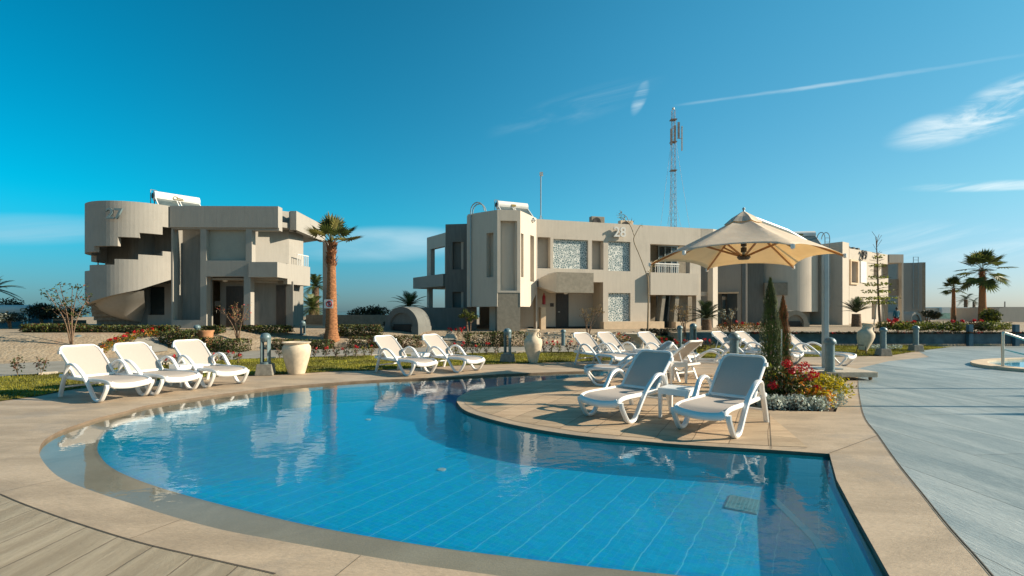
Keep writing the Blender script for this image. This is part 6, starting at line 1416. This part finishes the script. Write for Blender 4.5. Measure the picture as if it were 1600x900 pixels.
# ------------------------------------------------------------------ flowers along the path
def rose(label, px, py, h=.38, terrain=False, red=2, grp='small rose bushes along the path', lf=(hedge_g, hedge_r), w_=.16):
    x, y, z = tg(px, py) if terrain else (*gp(px, py), 0.02); t = thing('rose_bush', label, 'rose bush', (x, y, z), 0, grp); mb = MB()
    for k in range(4): a = rnd.uniform(0, 6.28); mb.tube([(0, 0, 0), (w_ * .7 * math.cos(a), w_ * .7 * math.sin(a), h * rnd.uniform(.7, 1))], .006, 4)
    mb.build('stem', bark, t); mb = MB(); cloud(mb, (0, 0, h * .55), (w_, w_, h * .42), int(70 * (w_ / .16) ** 1.7), .075 + .02 * (w_ > .3), 'ell', ((0, .7), (1, .3))); mb.build('foliage', [lime_l if rnd.random() < .4 else lf[0], lf[1]], t)
    if red:
        mb = MB()
        for k in range(red): a = rnd.uniform(0, 6.28); cloud(mb, (w_ * .7 * math.cos(a), w_ * .7 * math.sin(a) - .05, h * rnd.uniform(.7, 1.05)), (.05 + .12 * max(0, w_ - .16), .05 + .1 * max(0, w_ - .16), .045 + .1 * max(0, w_ - .16)), 26 if w_ < .2 else 50, .06 + .08 * max(0, w_ - .16))
        mb.build('blossom', red_f, t)
    return t
for k, px_ in enumerate((28, 64)): rose(('left', 'right')[k] + ' one of two leafy seedling rose bushes on the lawn edge at far left', px_, 588, .5, red=0, grp='young rose bushes at far left')
for k, px_ in enumerate((262, 280, 333, 352, 372)): rose(ORD[k] + ' of the rose bushes on the path edge behind the left loungers', px_, 577 - (px_ - 262) * .08, .36, red=1 if k % 2 else 2, grp='rose bushes behind the left loungers')
for k, px_ in enumerate((437, 491, 508, 525, 541, 555, 568, 580)): rose(ORD[k] + ' of the small rose bushes between bellied urn and middle loungers', px_, 561 - (px_ - 437) * .02, .40, red=k % 3, grp='rose bushes right of the bellied urn')
for k, px_ in enumerate((712, 726, 738, 748, 760, 776)): rose(ORD[k] + ' of the rose bushes on the lawn edge left of the amphora', px_, 555, .42, red=(k + 1) % 3, grp='rose bushes left of the amphora')
for k, px_ in enumerate((850, 861, 873, 888, 898, 952)): rose(ORD[k] + ' of the rose bushes on the lawn edge right of the amphora', px_, 552, .42, red=1 + k % 2, grp='rose bushes right of the amphora')
for k, px_ in enumerate((1036, 1058, 1072, 1078, 1092, 1100, 1112)): rose(ORD[k] + ' of the red rose bushes around the arched bollard behind the peninsula', px_, 551, .5, red=3, grp='rose bushes around the arched bollard')
for k, (px_, py_) in enumerate([(150, 562), (158, 556), (168, 549), (176, 544), (186, 540), (196, 537), (205, 534), (222, 531), (234, 529), (243, 527)]): rose(ORD[k] + ' of the orange red flower clumps edging the side path', px_, py_, .38, True, 1 + k % 2, 'flower clumps along the side path', (lime_l, orange_l), .24)
for k, (px_, py_) in enumerate([(702, 530), (716, 529), (725, 531)]): rose(ORD[k] + ' of the red plants by the young tree left of the tower', px_, py_, .55, True, 4, 'red plants near the young tree')
for k in range(8): px_ = 955 + k * 7; rose(ORD[k] + ' of the flower clumps on the bank near the planter bowl', px_, 536 - (k % 3) * 2, .35, True, 1 + k % 2, 'flower clumps behind the planter bowl', (lime_l, orange_l))
for k in range(6): px_ = 1128 + k * 12; rose(ORD[k] + ' of the flowering plants before the annex under the parasol', px_, 523, .5, True, k % 3, 'flowering plants before the annex', (hedge_g, orange_l), .3)
for k in range(22): px_ = 1392 + k * 8.2; x = xa(px_, 23.2); t = rose(ORD[k] + ' of the flowering plants on top of the right retaining wall', px_, 500, .55, False, (2 if px_ < 1440 else (1 if k % 4 == 0 else 0)), 'flowering plants on the right retaining wall', (hedge_r if k % 2 else hedge_g, hedge_g), .5); t.location = (x, 23.0 + rnd.uniform(-.3, .6), .58)
for k in range(30):       # trailing plants over the wall
    px_ = 1180 + k * 14.5; x = xa(px_, 22.15); t = thing('trailing_plant', ORD[k] + ' of the dark plants trailing over the blue grey retaining wall', 'plant', (x, 22.18, .6), 0, 'trailing plants over the retaining wall'); mb = MB(); cloud(mb, (0, -.05, -.25), (rnd.uniform(.25, .5), .09, .34), 260, .1, 'ell', ((0, .8), (1, .2))); mb.build('foliage', [dark_g, red_f if k % 4 == 0 else hedge_r], t)
for k in range(5): px_ = 1362 + k * 10; x, y = gp(px_, 546); t = MB(); cloud(t, (x, y, .1), (.22, .2, .12), 90, .07); o = t.build('white_flower', silver_l); tag(o, ORD[k] + ' of the white flower clumps on the lawn by the right bollards', 'flower', 'white flower clumps on the right lawn')
rr = MB()
for _ in range(520):
    px_ = rnd.choice([rnd.uniform(0, 130), rnd.uniform(540, 780), rnd.uniform(850, 1000)]); x = xa(px_, 20); y = Fy(xa(px_, 20)) + rnd.uniform(.0, 1.6); x = xa(px_, y); s_ = rnd.uniform(.025, .09); M = Matrix.Translation((x, y, th(x, y))) @ Matrix.Rotation(rnd.uniform(0, 3), 4, 'Z') @ Matrix.Rotation(rnd.uniform(-.4, .4), 4, 'X')
    rr.box(-s_, s_, -s_ * .7, s_ * .7, -s_ * .5, s_ * .45, M)
tag(rr.build('rubble_stones', stone), 'scattered pale rubble stones along the garden bank', 'stones', kind='stuff')
x, y, z = tg(704, 529); mb = MB(); mb.hexa([(-.35, -.3, -.05), (.35, -.3, -.05), (.35, .3, -.05), (-.35, .3, -.05)], [(-.06, -.05, .36), (.03, -.05, .38), (.03, .05, .38), (-.06, .05, .36)]); o = mb.build('boulder', stone); o.location = (x, y, z); tag(o, 'pointed pale boulder beside the red flowers left of building 28', 'boulder')
# ------------------------------------------------------------------ person
d = 30.; t = thing('person', 'person in a teal top and dark trousers standing with back turned before building 29', 'person', (xa(1401, d), d, .6)); hp_ = (za(481, d) - .6)
sc_ = hp_ / 1.72 if hp_ > .8 else 1.0
def skin(name, joints, edges, m, par, sub=2):
    me = bpy.data.meshes.new(name); me.from_pydata([j[0] for j in joints], edges, []); o = bpy.data.objects.new(name, me); C.objects.link(o); o.parent = par; me.materials.append(m)
    sk = o.modifiers.new('skin', 'SKIN'); 
    for i, j in enumerate(joints): me.skin_vertices[0].data[i].radius = (j[1], j[1] * (j[2] if len(j) > 2 else 1))
    me.skin_vertices[0].data[0].use_root = True; sk.use_smooth_shade = True
    s_ = o.modifiers.new('sub', 'SUBSURF'); s_.levels = sub; s_.render_levels = sub; return o
J = [((0, 0, .95), .14, .75), ((0, 0, 1.15), .125, .75), ((0, 0, 1.38), .15, .7), ((0, 0, 1.50), .055), ((0, 0, 1.60), .085), ((0, 0, 1.70), .075),
     ((-.09, 0, .88), .09), ((-.10, .02, .48), .06), ((-.10, 0, .08), .042), ((-.11, -.0 + .12, .03), .035), ((.09, 0, .88), .09), ((.10, -.02, .48), .06), ((.11, 0, .08), .042), ((.12, .12, .03), .035),
     ((-.20, 0, 1.42), .05), ((-.25, .02, 1.14), .04), ((-.22, .10, .92), .03), ((-.21, .13, .83), .028), ((.20, 0, 1.42), .05), ((.25, .02, 1.14), .04), ((.22, .10, .92), .03), ((.21, .13, .83), .028)]
E = [(0, 1), (1, 2), (2, 3), (3, 4), (4, 5), (0, 6), (6, 7), (7, 8), (8, 9), (0, 10), (10, 11), (11, 12), (12, 13), (2, 14), (14, 15), (15, 16), (16, 17), (2, 18), (18, 19), (19, 20), (20, 21)]
skin('body', J, E, skin_m, t)
J2 = [((0, 0, .98), .165, .78), ((0, 0, 1.18), .145, .8), ((0, 0, 1.38), .17, .75), ((0, 0, 1.46), .08), ((-.20, 0, 1.42), .065), ((-.25, .02, 1.16), .055), ((-.225, .09, .95), .045), ((.20, 0, 1.42), .065), ((.25, .02, 1.16), .055), ((.225, .09, .95), .045), ((0, 0, .85), .165, .78)]
skin('shirt', J2, [(0, 1), (1, 2), (2, 3), (2, 4), (4, 5), (5, 6), (2, 7), (7, 8), (8, 9), (0, 10)], teal_cloth, t)
J3 = [((0, 0, .93), .15, .8), ((-.09, 0, .85), .105), ((-.10, .02, .48), .078), ((-.10, 0, .10), .06), ((.09, 0, .85), .105), ((.10, -.02, .48), .078), ((.11, 0, .10), .06)]
skin('trousers', J3, [(0, 1), (1, 2), (2, 3), (0, 4), (4, 5), (5, 6)], dark_cloth, t)
MB().lathe([(0, -.10), (.07, -.08), (.098, 0), (.09, .07), (.05, .11), (0, .12)], 14, Matrix.Translation((0, -.012, 1.66))).build('hair', hair_m, t, smooth=True)
t.scale = (sc_, sc_, sc_)
# ------------------------------------------------------------------ street lamps, closed parasols and palms outside the right frame edge that cast shadows
def lamp_post(label, x, y, h):
    t = thing('lamp_post', label, 'lamp post', (x, y, 0), 0, 'lamp posts east of the terrace'); MB().tube([(0, 0, 0), (0, 0, h - .3)], [.05, .035], 8).build('pole', grey_al, t); MB().lathe([(0, 0), (.12, .02), (.16, .18), (.05, .3), (0, .3)], 14, Matrix.Translation((0, 0, h - .32))).build('lantern', white_paint, t, smooth=True)
lamp_post('lamp post out of frame at the right, nearer', 10.2, 8.05, 5.6); lamp_post('lamp post out of frame at the right, farther', 13.5, 9.9, 4.9)
for k, (x, y, lb_) in enumerate([(12.2, 7.4, 'closed parasol out of frame at the right, nearer'), (14.2, 9.0, 'closed parasol out of frame at the right, farther')]):
    t = thing('closed_parasol', lb_, 'parasol', (x, y, 0), 0, 'closed parasols east of the terrace'); MB().tube([(0, 0, 0), (0, 0, 2.7)], .025, 8).build('pole', grey_al, t); MB().lathe([(.09, .95), (.2, 1.05), (.15, 1.6), (.08, 2.3), (0.01, 2.6)], 12).build('canopy', canvas, t, smooth=True)
